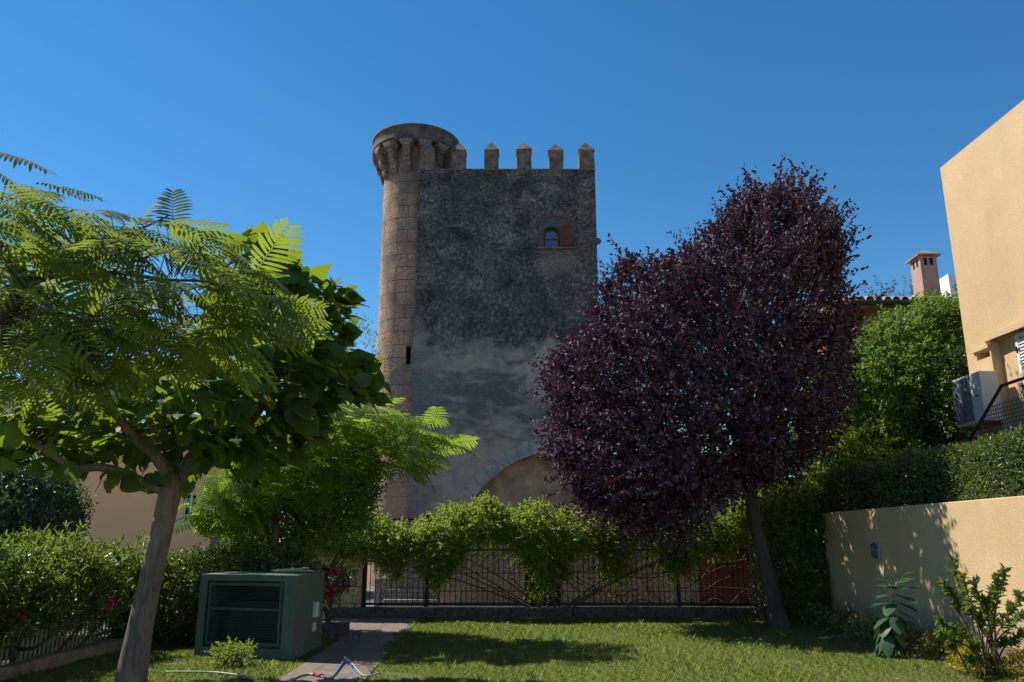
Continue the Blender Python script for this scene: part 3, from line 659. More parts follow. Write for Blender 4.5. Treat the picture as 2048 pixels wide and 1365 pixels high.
# ------------------------------------------------------------------ yellow house at right
BX, BY, BZ = 9.5, 16.28, 9.66
yh = empty('yellow_house', (BX, BY, 0), 'tall ochre rendered house in full sun at the right edge', 'house')
m = MB(); m.prism([[BX, BY, 0], [BX+.037*12, BY-12, 0], [BX+9, BY-12, 0], [BX+9, BY, 0]], (0, 0, BZ)); hw = m.build('wall', M['yellow'], yh)
def bx(y): return BX+.037*(BY-y)
# recess with shuttered window and small vent
def yfor(px, z):
    y = 14.
    for it in range(60):
        d = y*CP+(z-H)*SP; p = 1024+F*bx(y)/d; y += (p-px)*.004
    return y
ya = yfor(1986, 5.); m = MB(); m.box((BX-.3, ya-3.6, 2.2), (BX+.22, ya, 5.50)); c1 = m.build('cutter', None)
yv1, yv0 = yfor(1953, 5.3), yfor(1979, 5.3)
m = MB(); m.box((BX-.3, yv0, 5.20), (BX+.45, yv1, 5.36)); c2 = m.build('cutter', None)
boolean_cut(hw, [c1, c2])
m = MB(); m.prism([[bx(ya-.002)-.06, ya+.12, 5.50], [bx(ya-3.6)-.06, ya-3.6, 5.50], [bx(ya-3.6)+.05, ya-3.6, 5.50], [bx(ya)+.05, ya+.12, 5.50]], (0, 0, .12)); m.build('lintel', M['yellow'], yh)
m = MB(); m.prism([[bx(yv1)-.05, yv1+.08, 5.37], [bx(yv0)-.05, yv0-.04, 5.37], [bx(yv0)+.05, yv0-.04, 5.37], [bx(yv1)+.05, yv1+.08, 5.37]], (0, 0, .06)); m.build('vent_hood', M['yellow'], yh)
ysh = yfor(2026, 5.); X = BX+.19+.0
wn_ = MB(); wn_.box((X, ysh-1.5, 4.0), (X+.05, ysh-.02, 5.46)); wo = wn_.build('window', M['white'], yh)
m = MB()
for yo in (0, .42, .84): m.box((X-.05, ysh-.07-yo, 4.0), (X-.002, ysh-yo, 5.46))
for z in (4.0, 4.7, 5.40): m.box((X-.046, ysh-.9, z), (X-.003, ysh, z+.07))
nlou = 0
for k in range(22):
    z = 4.08+k*.062
    if abs(z-4.7) < .07: continue
    m.add([[X-.045, ysh-.065, z], [X-.045, ysh-.88, z], [X-.005, ysh-.88, z+.04], [X-.005, ysh-.065, z+.04], [X-.045, ysh-.065, z+.012], [X-.045, ysh-.88, z+.012], [X-.005, ysh-.88, z+.052], [X-.005, ysh-.065, z+.052]], [(0,1,2,3),(4,5,6,7),(0,1,5,4),(2,3,7,6)])
m.build('shutter', M['white'], wo)
for z in (5.15, 4.45): m = MB(); m.box((X-.065, ysh-.10, z), (X-.045, ysh+.03, z+.03)); m.box((X-.068, ysh-.04, z-.05), (X-.042, ysh-.02, z+.08)); m.build('hinge', M['iron'], wo)
# stair parapet with wire mesh
st = empty('stair_railing', (8.7, 14, 3), 'brown handrail with wire mesh rising along the ochre house', 'railing')
SXp = 8.75
def on_plane(px, py, X=SXp):
    x = (px-1024)/F; s = (682.5-py)/F; y = CP-s*SP; z = SP+s*CP; k = X/x; return np.array([X, y*k, H+z*k])
A_, B_, C_ = on_plane(1928, 900), on_plane(2003, 772), on_plane(2090, 742)
m = MB(); m.tube([A_, B_, C_], .03, 8); m.build('handrail', M['railbrown'], st)
m = MB()
for Z in np.arange(2.6, B_[2]+.5, .07):
    def yat(Z): return A_[1]+(B_[1]-A_[1])*(Z-A_[2])/(B_[2]-A_[2])
    yy_ = min(A_[1], yat(Z)) if Z > A_[2] else A_[1]
    if Z < B_[2]-.25: m.tube([[SXp, yy_, Z], [SXp, C_[1], Z]], .0055, 4)
yy_ = A_[1]
while yy_ > C_[1]:
    zt = A_[2]+(B_[2]-A_[2])*min(1, (A_[1]-yy_)/(A_[1]-B_[1])); m.tube([[SXp, yy_, 2.5], [SXp, yy_, min(zt, B_[2]-.26)]], .0055, 4); yy_ -= .07
m.build('wire_mesh', M['iron'], st)
m = MB(); m.prism([[SXp+.12, A_[1]+.3, 2.0], [SXp+.12, C_[1], 2.0], [SXp+.12, C_[1], 4.0], [SXp+.12, A_[1]-.8, 4.0]], (.18, 0, 0)) if False else None
# outdoor air conditioning unit
def ac():
    xa = 9.12; ys = 15.35; yE = ys+.98
    root = empty('air_conditioner', (xa, ys, 4.4), 'grey beige outdoor air conditioning unit mounted on the ochre house', 'air conditioner')
    z1 = on_plane(1957, 742, xa)[2]; z0 = z1-.98; ys = on_plane(1957, 742, xa)[1]; yE = ys+1.0; xb = xa+.36
    m = MB(); m.box((xa, ys, z0), (xb, yE, z1)); m.build('casing', M['acbody'], root, bevel=.015)
    m = MB(); m.box((xa-.012, ys+.36, z0+.05), (xa-.004, yE-.03, z1-.05)); m.build('back_grille', M['acgrille'], root)
    m = MB(); cy, cz = ys+.66, z0+.47
    for r_ in np.arange(.05, .34, .035): m.tube([[xa-.03, cy+r_*.9*math.cos(a), cz+r_*math.sin(a)] for a in np.linspace(0, 2*math.pi, 28)], .004, 4, False)
    for a in np.linspace(0, math.pi, 6, endpoint=False): m.tube([[xa-.034, cy-.3*math.cos(a), cz-.33*math.sin(a)], [xa-.034, cy+.3*math.cos(a), cz+.33*math.sin(a)]], .005, 4)
    m.build('fan_guard', plain('fan_guard', (.25,.27,.28), .5), root)
    m = MB()
    for k in range(3):
        a = k*2.09; m.add([[xa-.018, cy, cz], [xa-.018, cy+.26*math.cos(a), cz+.28*math.sin(a)], [xa-.022, cy+.27*math.cos(a+.5), cz+.29*math.sin(a+.5)], [xa-.018, cy+.2*math.cos(a+.9), cz+.2*math.sin(a+.9)]], [(0,1,2,3)])
    m.build('fan', M['black'], root)
    m = MB(); m.box((xa-.004, ys+.12, z1-.27), (xa-.001, ys+.25, z1-.10)); m.build('badge_plate', M['white'], root)
    m = MB()
    for a in (90, 210, 330):
        a = math.radians(a); cy_, cz_ = ys+.185, z1-.165; u = np.array([math.cos(a), math.sin(a)]); v = np.array([-u[1], u[0]]); L_ = .048
        pts = [(0, 0), tuple(u*L_*.5+v*L_*.28), tuple(u*L_), tuple(u*L_*.5-v*L_*.28)]
        m.prism([[xa-.007, cy_-p[0], cz_+p[1]] for p in pts], (.002, 0, 0))
    m.build('badge', M['redplastic'], root)
    m = MB(); m.box((xa-.008, ys+.10, z0+.50), (xa-.001, ys+.22, z0+.53)); m.build('handle', M['black'], root)
    m = MB(); m.box((xa+.12, ys-.004, z0+.30), (xa+.24, ys-.001, z0+.38)); m.build('rating_label', M['white'], root)
    for y_ in (ys+.15, yE-.15): m = MB(); m.box((xa-.02, y_-.02, z0-.06), (bx(y_), y_+.02, z0-.012)); m.tube([[xa+.02, y_, z0-.055], [bx(y_)+.02, y_, z0-.36]], .015, 5); m.build('bracket', M['rust'], root)
ac()

# ------------------------------------------------------------------ tiled house, chimney, white house
th = empty('tiled_house', (10, 20.4, 0), 'terracotta coloured house with clay tiled eave behind the green climber', 'house')
HX0 = at(1690, 595, 20.2)[0]; HX1 = 14.; EZ = 7.80
m = MB(); m.box((HX0+.35, 20.5, 0), (HX1, 23.4, EZ-.15)); m.build('wall', M['plaster_orange'], th)
roof = MB(); roof.prism([[HX0, 20.1, EZ-.1], [HX0, 24.5, EZ+.95], [HX0, 28.5, EZ-.1], [HX0, 28.5, EZ-.18], [HX0, 20.1, EZ-.18]], (HX1-HX0, 0, 0)); ro_ = roof.build('roof', M['tile'], th)
m = MB(); k = 0; sl = .24
for X in np.arange(HX0+.1, HX1, .235):
    rr = .10+rng.uniform(-.008, .008); y_s = 20.02+rng.uniform(-.03, .03)
    V = []; nseg = 8
    for (yy2, zz) in ((y_s, EZ-.02), (24.5, EZ+1.08)):
        for rad in (rr, rr-.02):
            for a in np.linspace(0, math.pi, nseg): V.append([X+rad*math.cos(a), yy2, zz-.03+rad*math.sin(a)])
    Fs = []
    for j in range(nseg-1): Fs += [(j, j+1, 2*nseg+j+1, 2*nseg+j), (j, j+1, nseg+j+1, nseg+j), (nseg+j, nseg+j+1, 3*nseg+j+1, 3*nseg+j)]
    m.add(V, Fs)
m.build('roof_tiles', M['tile'], ro_, recalc=False)
m = MB(); m.tube([[HX0, 19.97, EZ-.14], [HX1, 19.97, EZ-.14]], .075, 10); m.build('gutter', plain('green_gutter', (.02,.05,.04), .5), th)
m = MB(); cX0 = at(1832, 585, 21.6)[0]; dz = 0
cz0, cz1 = EZ+.1, at(1850, 520, 21.6)[2]
cX0 = at(1845, 560, 21.3)[0]; cX1 = cX0+.47
m.box((cX0, 21.3, cz0), (cX1, 21.85, cz1)); chm = m.build('chimney', M['pinkplaster'], th)
m = MB(); o_ = .09; a = [[cX0-o_, 21.3-o_, cz1], [cX1+o_, 21.3-o_, cz1], [cX1+o_, 21.85+o_, cz1], [cX0-o_, 21.85+o_, cz1]]; V = a+[[p[0], p[1], cz1+.05] for p in a]+[[(cX0+cX1)/2, 21.57, cz1+.27]]
m.add(V, [(0,1,2,3),(0,1,5,4),(1,2,6,5),(2,3,7,6),(3,0,4,7),(4,5,8),(5,6,8),(6,7,8),(7,4,8)]); m.build('chimney_cap', M['tile'], chm)
for t in (.3, .66):
    m = MB(); m.box((cX0+.47*t-.04, 21.297, cz1-.27), (cX0+.47*t+.05, 21.31, cz1-.05)); m.build('flue_slot', M['dark_in'], chm)
    m = MB(); m.box((cX0-.003, 21.3+.55*t-.05, cz1-.27), (cX0+.01, 21.3+.55*t+.05, cz1-.05)); m.build('flue_slot', M['dark_in'], chm)
m = MB(); p = at(1896, 548, 27.); m.box((p[0], 27, 0), (p[0]+6, 33, p[2])); tag(m.build('white_house', M['white']), 'sliver of a white house wall beside the ochre house edge', 'house')

# ------------------------------------------------------------------ left: peach house, grey pillar, far house
ph = empty('peach_house', (-11, 24, 0), 'plain peach rendered house behind the hedge at left', 'house')
px0, px1 = at(70, 1000, 24)[0]-1.5, at(440, 1000, 24)[0]
m = MB(); m.box((px0+1.7, 24, -.2), (px1, 30, 4.6)); hwl = m.build('wall', M['peach'], ph)
wa = at(362, 1053, 24); wb = at(396, 985, 24)
m = MB(); m.box((wa[0], 23.8, wa[2]), (wb[0], 24.25, wb[2])); cc = m.build('cutter', None); boolean_cut(hwl, [cc])
m = MB(); m.box((px0-4, 24.2, -.2), (px0+1.698, 30, 4.0)); m.build('side_wing', M['peach'], ph)
m = MB(); m.box((px0+1.65, 23.96, -.2), (px1+.02, 24.02, at(200, 1108, 24)[2])); m.build('plinth', M['plinth'], ph)
m = MB(); m.box((wa[0], 24.18, wa[2]), (wb[0], 24.2, wb[2])); wo = m.build('window', M['dark_in'], ph)
m = MB(); cz_ = (wb[2]+wa[2])/2
for X in (wa[0], (wa[0]+wb[0])/2-.02, wb[0]-.05): m.box((X, 24.05, wa[2]), (X+.05, 24.1, wb[2]))
for z in (wa[2], wa[2]+.28, wb[2]-.05): m.box((wa[0], 24.055, z), (wb[0], 24.095, z+.045))
m.build('window_frame', M['white'], wo)
m = MB(); m.prism([[px0-4.3, 23.6, 4.6], [px0-4.3, 27, 5.5], [px0-4.3, 30.4, 4.6]], (px1-px0+4.6, 0, 0)); m.build('roof', M['tile'], ph)
a, b = at(417, 1105, 19.5), at(482, 1020, 19.5)
gp = empty('gate_pillar', ((a[0]+b[0])/2, 19.5, 0), 'grey ashlar pillar with an orange base beyond the hedge', 'pillar')
m = MB(); m.box((a[0], 19.5, a[2]), (b[0], 20.1, b[2])); m.build('shaft', M['greyashlar'], gp, bevel=.01)
m = MB(); m.box((a[0]-.02, 19.48, -.1), (b[0]+.02, 20.12, a[2]-.002)); m.build('base', plain('orange_base', (.36,.15,.06), .9), gp)
m = MB(); q0 = at(700, 800, 46); q1 = at(757, 722, 46); m.box((q0[0]-3, 46, 0), (q1[0], 52, q1[2])); fh = empty('grey_house', (q0[0], 46, 0), 'distant grey gabled house just left of the round turret', 'house'); m.build('wall', plain('grey_render', (.25,.235,.22), .9), fh)
m = MB(); m.prism([[q0[0]-3.2, 45.8, q1[2]], [q0[0]-3.2, 49, q1[2]+.9], [q0[0]-3.2, 52.2, q1[2]]], (q1[0]-q0[0]+3.4, 0, 0)); m.build('roof', plain('grey_roof', (.14,.13,.13), .9), fh)

# ------------------------------------------------------------------ green cabinet
BA, BB = gnd(387, 1316), gnd(583, 1325)
ang = math.atan2(BB[1]-BA[1], BB[0]-BA[0]); wdt = float(np.linalg.norm(BB-BA)); dep = 1.6; hgt = 1.15; th_ = .0
cab = empty('utility_cabinet', tuple(BB), 'dark green masonry utility cabinet with a mesh door beside the path', 'cabinet')
cab.rotation_euler = (0, 0, 0)
ex = np.array([math.cos(ang), math.sin(ang), 0]); ey = np.array([-math.sin(ang)*0+.02, 1., 0]); ey = ey/np.linalg.norm(ey)
def cb(u, v, z): return BB+ex*u+ey*v+np.array([0, 0, z])
def cbox(m, u0, u1, v0, v1, z0, z1):
    return m.add([cb(u, v, z) for u in (u0, u1) for v in (v0, v1) for z in (z0, z1)], [(0,1,3,2),(4,6,7,5),(0,4,5,1),(2,3,7,6),(0,2,6,4),(1,5,7,3)])
m = MB(); cbox(m, -wdt, 0, 0, dep, -.02, hgt); body = m.build('body', M['greenpaint'], cab)
m = MB(); cbox(m, -wdt+.13, -.19, -.1, dep-.12, .16, hgt-.085); cc = m.build('cutter', None); boolean_cut(body, [cc])
m = MB(); cbox(m, -wdt+.24, -.26, .45, .9, .22, hgt-.4); m.build('filter_tank', plain('dark_tank', (.02,.03,.03), .5), cab)
u0, u1, z0, z1 = -wdt+.155, -.215, .185, hgt-.11
m = MB(); cbox(m, -wdt+.131, u0-.004, .0, .03, .161, hgt-.086); cbox(m, u1+.004, -.191, .0, .03, .161, hgt-.086); cbox(m, u0-.004, u1+.004, .0, .03, .161, z0-.004); cbox(m, u0-.004, u1+.004, .0, .03, z1+.004, hgt-.086); m.build('door_jamb', M['black'], cab)
m = MB()
for a in ((u0, u0+.045, z0, z1), (u1-.045, u1, z0, z1), (u0+.045, u1-.045, z0, z0+.045), (u0+.045, u1-.045, z1-.045, z1), (u0+.045, u1-.045, .66, .695)): cbox(m, a[0], a[1], .005, .04, a[2], a[3])
door = m.build('door', M['greenmetal'], cab)
m = MB(); u = u0+.05
while u < u1-.05: m.tube([cb(u, .02, z0+.04), cb(u, .02, z1-.04)], .0024, 4, False); u += .036
z = z0+.06
while z < z1-.05: m.tube([cb(u0+.04, .024, z), cb(u1-.04, .024, z)], .0024, 4, False); z += .036
m.build('wire_mesh', M['greenmetal'], door)
m = MB(); cbox(m, -.0, .05, .98, 1.12, .50, .72); m.build('switch_box', M['white'], cab)
m = MB(); cbox(m, -.0, .045, 1.14, 1.26, .50, .70); m.build('switch_box', plain('grey_plastic', (.4,.4,.36), .5), cab)
m = MB(); cbox(m, -.0, .03, 1.0, 1.12, .30, .42); m.build('junction_box', M['white'], cab)
# coiled hose on the cabinet top
m = MB(); pts = []
c0 = cb(-.42, .95, hgt+.02)
for t in np.linspace(0, 2*math.pi*3.2, 120): pts.append(c0+[.05*math.sin(t*.31)+(.26+.06*math.sin(t*.37))*math.cos(t), (.17+.05*math.sin(t*.53))*math.sin(t), .006+.024*(1+math.sin(t*.73))*(.6+.4*math.cos(t))])
pts += [pts[-1]+np.array([.12, .03, -.03]), cb(-.02, 1.0, hgt+.02)]
m.tube(pts, .011, 6); tag(m.build('hose_coil', M['hosetan'], None, smooth=True), 'coiled tan garden hose lying on the green cabinet', 'hose')
# hoses on the path
def hz(px, py, z=.04): return gnd(px, py, z)
hs = empty('garden_hose', tuple(gnd(690, 1340)), 'tan and blue garden hose with a red connector lying on the path', 'hose')
m = MB(); m.tube(smoothline([hz(560, 1375), hz(590, 1356), hz(612, 1349), hz(633, 1350)]), .016, 8); m.build('tan_section', M['hosetan'], hs, smooth=True)
m = MB(); m.tube([hz(628, 1350), hz(645, 1352.5)], .026, 8); m.build('connector', M['black'], hs); m = MB(); m.tube([hz(633, 1350.8), hz(641, 1352)], .028, 8); m.build('connector_ring', M['redplastic'], hs)
m = MB(); m.tube(smoothline([hz(643, 1353), hz(658, 1357), hz(672, 1345), hz(689, 1320, .06), hz(691, 1316, .16)]), .013, 8); m.tube(smoothline([hz(691, 1316, .16), hz(695, 1325, .08), hz(712, 1352), hz(728, 1370)]), .014, 8); m.build('blue_section', M['hoseblue'], hs, smooth=True)
m = MB(); m.tube(smoothline([hz(692, 1317, .15), hz(702, 1325, .06), hz(718, 1344), hz(732, 1352), hz(760, 1346, .06)]), .011, 8); m.build('thin_section', M['hosetan'], hs, smooth=True)
m = MB(); m.tube(smoothline([gnd(330, 1344, .05), gnd(390, 1344, .055), gnd(440, 1346, .05), gnd(490, 1353, .05), gnd(515, 1365, .05), gnd(520, 1375, .04)]), .012, 6); tag(m.build('grass_hose', M['hosegreen'], None, smooth=True), 'pale green hose half hidden in the grass left of the path', 'hose')
# low borders
m = MB(); m.box((-6.6, 14.35, -.02), (pathR(14.2)-1.05, 15.3, .2)); tag(m.build('planting_border', M['kerb'], None, bevel=.015), 'low dark stone border right of the cabinet at the bend of the path', 'border')
sb = MB(); yb = 8.5
while yb < 14.2:
    ln = rng.uniform(.35, .6); sb.box((-6.15+rng.uniform(-.02, .02), yb, -.02), (-5.93+rng.uniform(-.02, .02), yb+ln-.015, .17+rng.uniform(-.015, .015)), [[1, .04, 0], [-.04, 1, 0], [0, 0, 1]]); yb += ln
tag(sb.build('stone_edging', plain('edging_stone', (.26,.19,.13), .95, 0, .4, 4, .7), None, bevel=.015), 'low brown stone edging below the left hedge', 'edging')
pf = empty('picket_fence', (-6.4, 11.5, 0), 'low pale picket fence mostly swallowed by the left hedge', 'fence')
p0 = MB().box((-6.41, 9.0, .1), (-6.39, 9.022, .66)).build('picket', plain('pale_picket', (.42,.38,.28), .7), pf)
for k in range(1, 52):
    c = p0.copy(); COL.objects.link(c); c.parent = pf; c.location = (0, k*.105, rng.uniform(-.01, .01))
m = MB(); m.box((-6.425, 9.0, .2), (-6.412, 14.4, .24)); m.box((-6.425, 9, .52), (-6.412, 14.4, .55)); m.build('rail', M['stem'], pf)

# ------------------------------------------------------------------ trees
def limb(m, pxpts, radii, sides=10, jit=0.):
    P = np.array([at(*p) for p in pxpts]); P = smoothline(P, 6)
    m.tube(P, radii, sides); return P
# purple plum
plum = empty('purple_plum_tree', (5.05, 16.07, 0), 'purple leaved plum tree standing on the lawn in front of the tower', 'tree')
m = MB(); Yp = 16.07
tr = limb(m, [(1562, 1262, Yp), (1548, 1200, Yp), (1532, 1130, Yp), (1512, 1060, Yp), (1503, 1000, Yp), (1498, 950, Yp)], [.24, .15, .135, .13, .125, .12, .12], 14)
for a in np.linspace(0, 6.28, 6, endpoint=False): m.tube([tr[0]+[.16*math.cos(a), .16*math.sin(a), -.05], tr[0]+[.08*math.cos(a), .08*math.sin(a), .12], tr[4]], [.07, .07, .04], 6)
fork = tr[-1]; limbs = []
for (px, py, dy) in ((1430, 860, -.6), (1300, 800, -.3), (1220, 700, .5), (1330, 600, 1.1), (1425, 520, .2), (1500, 470, -.9), (1570, 430, .2), (1610, 480, 1.), (1630, 570, -.3), (1600, 770, -1.2), (1630, 760, .8), (1180, 880, -.2), (1280, 980, -.5), (1480, 640, -1.8), (1420, 740, 1.8), (1560, 580, 2.)):
    e = at(px, py, Yp+dy); mid = fork*.5+e*.5+[rng.normal()*.15, rng.normal()*.15, -.15 if py > 850 else .1]; q_ = fork+(e-fork)*.18+[0, 0, .2]
    ln = smoothline([fork-[0, 0, .2], q_, mid, e], 6); limbs.append(ln); m.tube(ln, [.085, .06, .035, .012], 7)
m.build('trunk', M['barkdark'], plum, smooth=True)
POLY = [(1548,395),(1530,430),(1500,415),(1478,420),(1462,460),(1425,470),(1400,505),(1370,535),(1330,550),(1300,560),(1265,550),(1238,560),(1215,600),(1200,640),(1195,670),(1170,700),(1140,735),(1125,790),(1140,830),(1130,890),(1155,940),(1185,985),(1220,1025),(1290,1050),(1380,1060),(1415,1020),(1430,980),(1480,965),(1540,950),(1600,915),(1640,870),(1665,800),(1660,720),(1672,650),(1655,590),(1668,540),(1650,510),(1630,480),(1600,460),(1585,420)]
pw = poly_world(POLY, Yp); B = inflate(pw, Yp, 2.3, 7600, .1, .85, .8)
from_c = np.linalg.norm((B-at(1450, 760, Yp))/[3.3, 2.7, 3.4], axis=1)
ctr = at(1450, 820, Yp)
lp_all = np.vstack(limbs); 
near = lp_all[[np.argmin(((lp_all-b)**2).sum(1)) for b in B]]
d = unit(B-near)*.5+unit(B-ctr)*.7+np.array([0, 0, .45])+rng.normal(size=B.shape)*.35
lv, lines = shoots_foliage(B, d, .44, .032, .09, .055, up=.35, spread=.8)
k_ = rng.choice(len(B), 1500, replace=False, p=(from_c**5)/(from_c**5).sum())
lv_b, _ = shoots_foliage(B[k_], unit(B[k_]-ctr)*.9+[0, 0, .5]+rng.normal(size=(1500, 3))*.35, .78, .042, .088, .05, up=.35, spread=.8)
lv = merge([lv, lv_b])
crown = arr_mesh('crown', *lv, M['plum'], plum)
idx = rng.choice(len(B), 900, replace=False)
tw = [(near[i]*.5+B[i]*.5+[0, 0, -.02], lines[i][1]) for i in idx]+[lines[i] for i in idx]
arr_mesh('twigs', *thin_stems(tw, .008), M['barkdark'], plum)

# catalpa (big leaves) at the left
cat = empty('catalpa_tree', tuple(at(262, 1370, 10.)*[1, 1, 0]), 'broad leaved catalpa tree with a leaning grey trunk left of the cabinet', 'tree')
m = MB(); Yc = 10.
t0 = limb(m, [(258, 1385, Yc), (272, 1300, Yc), (292, 1200, Yc), (315, 1100, Yc), (335, 1010, Yc), (348, 950, Yc)], [.20, .165, .145, .135, .128, .128, .135, .12], 18)
cl = []
for pts, rr in (([(345, 1000, Yc), (320, 978, 9.95), (285, 965, 9.9), (250, 948, 9.8), (200, 935, 9.7), (150, 936, 9.5), (90, 900, 9.3), (20, 860, 9.1)], [.08, .07, .06, .052, .042, .025]),
                ([(350, 980, Yc), (335, 945, 9.8), (305, 905, 9.6), (275, 880, 9.3), (220, 820, 9.), (150, 790, 8.8)], [.095, .08, .068, .05, .025]),
                ([(355, 960, Yc), (385, 915, 10.1), (410, 880, 10.4), (425, 800, 10.9), (420, 700, 11.1)], [.10, .088, .072, .05, .02]),
                ([(360, 940, Yc), (400, 925, 9.9), (445, 915, 9.8), (478, 870, 9.7), (520, 820, 9.6), (550, 760, 9.5), (560, 640, 9.4)], [.08, .066, .06, .052, .04, .02]),
                ([(470, 880, 9.7), (540, 850, 10.), (620, 800, 10.2), (680, 740, 10.3)], [.06, .05, .04, .02]),
                ([(355, 950, Yc), (350, 880, 10.2), (330, 800, 10.6), (300, 760, 11.)], [.09, .07, .05, .02]),
                ([(550, 760, 9.5), (600, 680, 9.7), (640, 600, 9.7), (660, 570, 9.7)], [.04, .03, .015]),
                ([(520, 820, 9.6), (500, 700, 9.3), (505, 580, 9.2), (520, 490, 9.2)], [.05, .035, .012]),
                ([(560, 640, 9.4), (580, 560, 9.2), (560, 510, 9.1)], [.03, .02, .01])):
    P = smoothline([at(*p) for p in pts], 6); m.tube(P, rr, 10); cl.append(P)
for p_, q_ in (((205, 938, 9.7), (190, 985, 9.7)), ((225, 945, 9.7), (250, 985, 9.7))):
    a_, b_ = at(*p_), at(*q_); m.tube(smoothline([a_, (a_+b_)/2+[.03, 0, .02], b_]), [.008, .004], 4)
m.build('trunk', M['barkgrey'], cat, smooth=True)
CP_ = [(0,805),(80,775),(200,770),(330,740),(420,720),(450,640),(470,560),(490,545),(500,490),(520,478),(535,510),(560,500),(590,525),(580,560),(620,570),(650,560),(695,580),(690,610),(650,625),(700,640),(660,665),(655,700),(720,712),(755,735),(700,745),(765,780),(730,800),(660,790),(630,820),(640,860),(580,870),(575,915),(520,935),(480,905),(450,915),(400,900),(330,880),(280,895),(220,905),(150,930),(60,925),(-60,900),(-200,880),(-200,800)]
B = inflate(poly_world(CP_, 9.8), 9.8, 1.5, 2300, .2, .9, .75)
cc_ = at(350, 900, 9.9); d = unit((B-cc_)*[1, 1, .5])*.9+rng.normal(size=B.shape)*.55+[0, 0, -.25]
Nn = np.tile([0, 0, 1.], (len(B), 1))+rng.normal(size=B.shape)*.42
lv = hearts(B, d, Nn, .235*rng.uniform(.45, 1.3, len(B)))
edge = [(515,478,9.2),(545,490,9.2),(560,520,9.2),(640,575,9.6),(660,600,9.6),(690,590,9.7),(655,640,9.7),(700,700,10.1),(735,735,10.2),(755,760,10.2),(530,505,9.2),(600,560,9.5),(620,590,9.6),(700,610,9.8),(580,545,9.3)]
EB = np.array([at(*p) for p in edge]); dE = np.tile([.8, -.2, .1], (len(EB), 1))+rng.normal(size=EB.shape)*.3
lv2 = hearts(EB, dE, np.tile([-.2, 0, 1.], (len(EB), 1))+rng.normal(size=EB.shape)*.3, .27)
lo = np.vstack(cl); idx = rng.choice(len(lo), 130); hB = lo[idx]+rng.normal(size=(130, 3))*[.25, .3, .05]+[0, 0, -.02]
hB = hB[hB[:, 2] > 2.3]
lv3 = hearts(hB, rng.normal(size=hB.shape)*[.6, .6, .2]+[0, 0, -.75], rng.normal(size=hB.shape), .20*rng.uniform(.6, 1.25, len(hB)))
arr_mesh('crown', *merge([lv, lv2, lv3]), M['catalpa'], cat, smooth=True)
allc = np.vstack(cl); nr = allc[[np.argmin(((allc-b)**2).sum(1)) for b in B]]; ii = rng.choice(len(B), 900, replace=False)
arr_mesh('twigs', *thin_stems([(nr[i]*.6+B[i]*.4, B[i]) for i in ii], .008), M['barkgrey'], cat)

# silk trees (feathery fronds)
FR = [frond_template(12, dr_, 74, .025, .33, s_) for dr_, s_ in ((.22, 1), (.45, 2), (.65, 3), (.12, 4))]
FRF = [frond_template(9, dr_, 70, .028, .32, s_) for dr_, s_ in ((.2, 1), (.4, 2))]
def fronds(B, d, Nn, size, T=FR):
    parts = []; w_ = rng.integers(0, len(T), len(B))
    for k, t in enumerate(T):
        s_ = w_ == k
        if s_.any(): parts.append(instance(t[0], t[1], B[s_], d[s_], Nn[s_], size*rng.uniform(.7, 1.2, s_.sum())))
    return merge(parts)
silk = empty('silk_tree', (-3.6, 4.7, 0), 'feathery leaved silk tree reaching in from the upper left in the foreground', 'tree')
m = MB(); Ys = 4.7
sk = []
for pts, rr in (([(-260, 1900, 4.9), (-200, 1300, 4.9), (-120, 900, 4.8), (-40, 740, Ys), (5, 650, Ys), (35, 590, Ys), (42, 540, Ys), (20, 510, Ys)], [.11, .095, .08, .06, .05, .045, .045, .03]),
                ([(40, 575, Ys), (75, 562, Ys), (130, 548, 4.65), (190, 545, 4.6), (250, 548, 4.5), (330, 560, 4.4), (420, 565, 4.3), (510, 600, 4.3)], [.026, .018, .014, .012, .009, .006]),
                ([(45, 560, Ys), (110, 540, 4.75), (190, 518, 4.8), (260, 525, 4.9), (340, 500, 5.), (430, 495, 5.1), (480, 520, 5.1)], [.02, .014, .011, .008, .005]),
                ([(5, 650, Ys), (90, 625, 4.5), (170, 640, 4.4), (240, 635, 4.3), (300, 600, 4.3), (350, 595, 4.3)], [.02, .014, .010, .007, .004]),
                ([(-20, 710, Ys), (80, 670, 5.), (150, 662, 5.), (230, 640, 5.1), (300, 690, 5.1)], [.02, .015, .01, .005]),
                ([(35, 530, Ys), (60, 500, 4.9), (90, 480, 5.), (60, 430, 5.), (100, 385, 5.)], [.02, .014, .01, .004]),
                ([(20, 515, Ys), (-10, 480, 4.6), (-30, 430, 4.6), (-20, 340, 4.7), (-20, 290, 4.7)], [.03, .02, .012, .006]),
                ([(190, 518, 4.8), (230, 480, 4.7), (300, 450, 4.7), (340, 430, 4.7)], [.01, .007, .004])):
    P = smoothline([at(*p) for p in pts], 6); m.tube(P, rr, 9); sk.append(P)
m.tube([at(45, 552, Ys), at(82, 548, Ys-.04)], [.028, .026], 9); m.tube([at(30, 545, Ys), at(14, 515, Ys-.03)], [.03, .028], 9)
m.build('trunk', M['barkbrown'], silk, smooth=True)
SPOLY = [(-250,440),(-60,400),(20,390),(90,395),(150,420),(210,455),(300,460),(380,465),(430,485),(470,525),(530,590),(570,640),(570,660),(500,680),(400,680),(300,720),(230,760),(140,760),(60,770),(-20,760),(-250,800)]
B = inflate(poly_world(SPOLY, 4.7), 4.7, .9, 400, .2, .7, .5)
d = np.stack([rng.normal(size=len(B))*.6+.55, rng.normal(size=len(B))*.6, rng.normal(size=len(B))*.18-.05], 1)
Nn = np.tile([0, 0, 1.], (len(B), 1))+rng.normal(size=B.shape)*.25
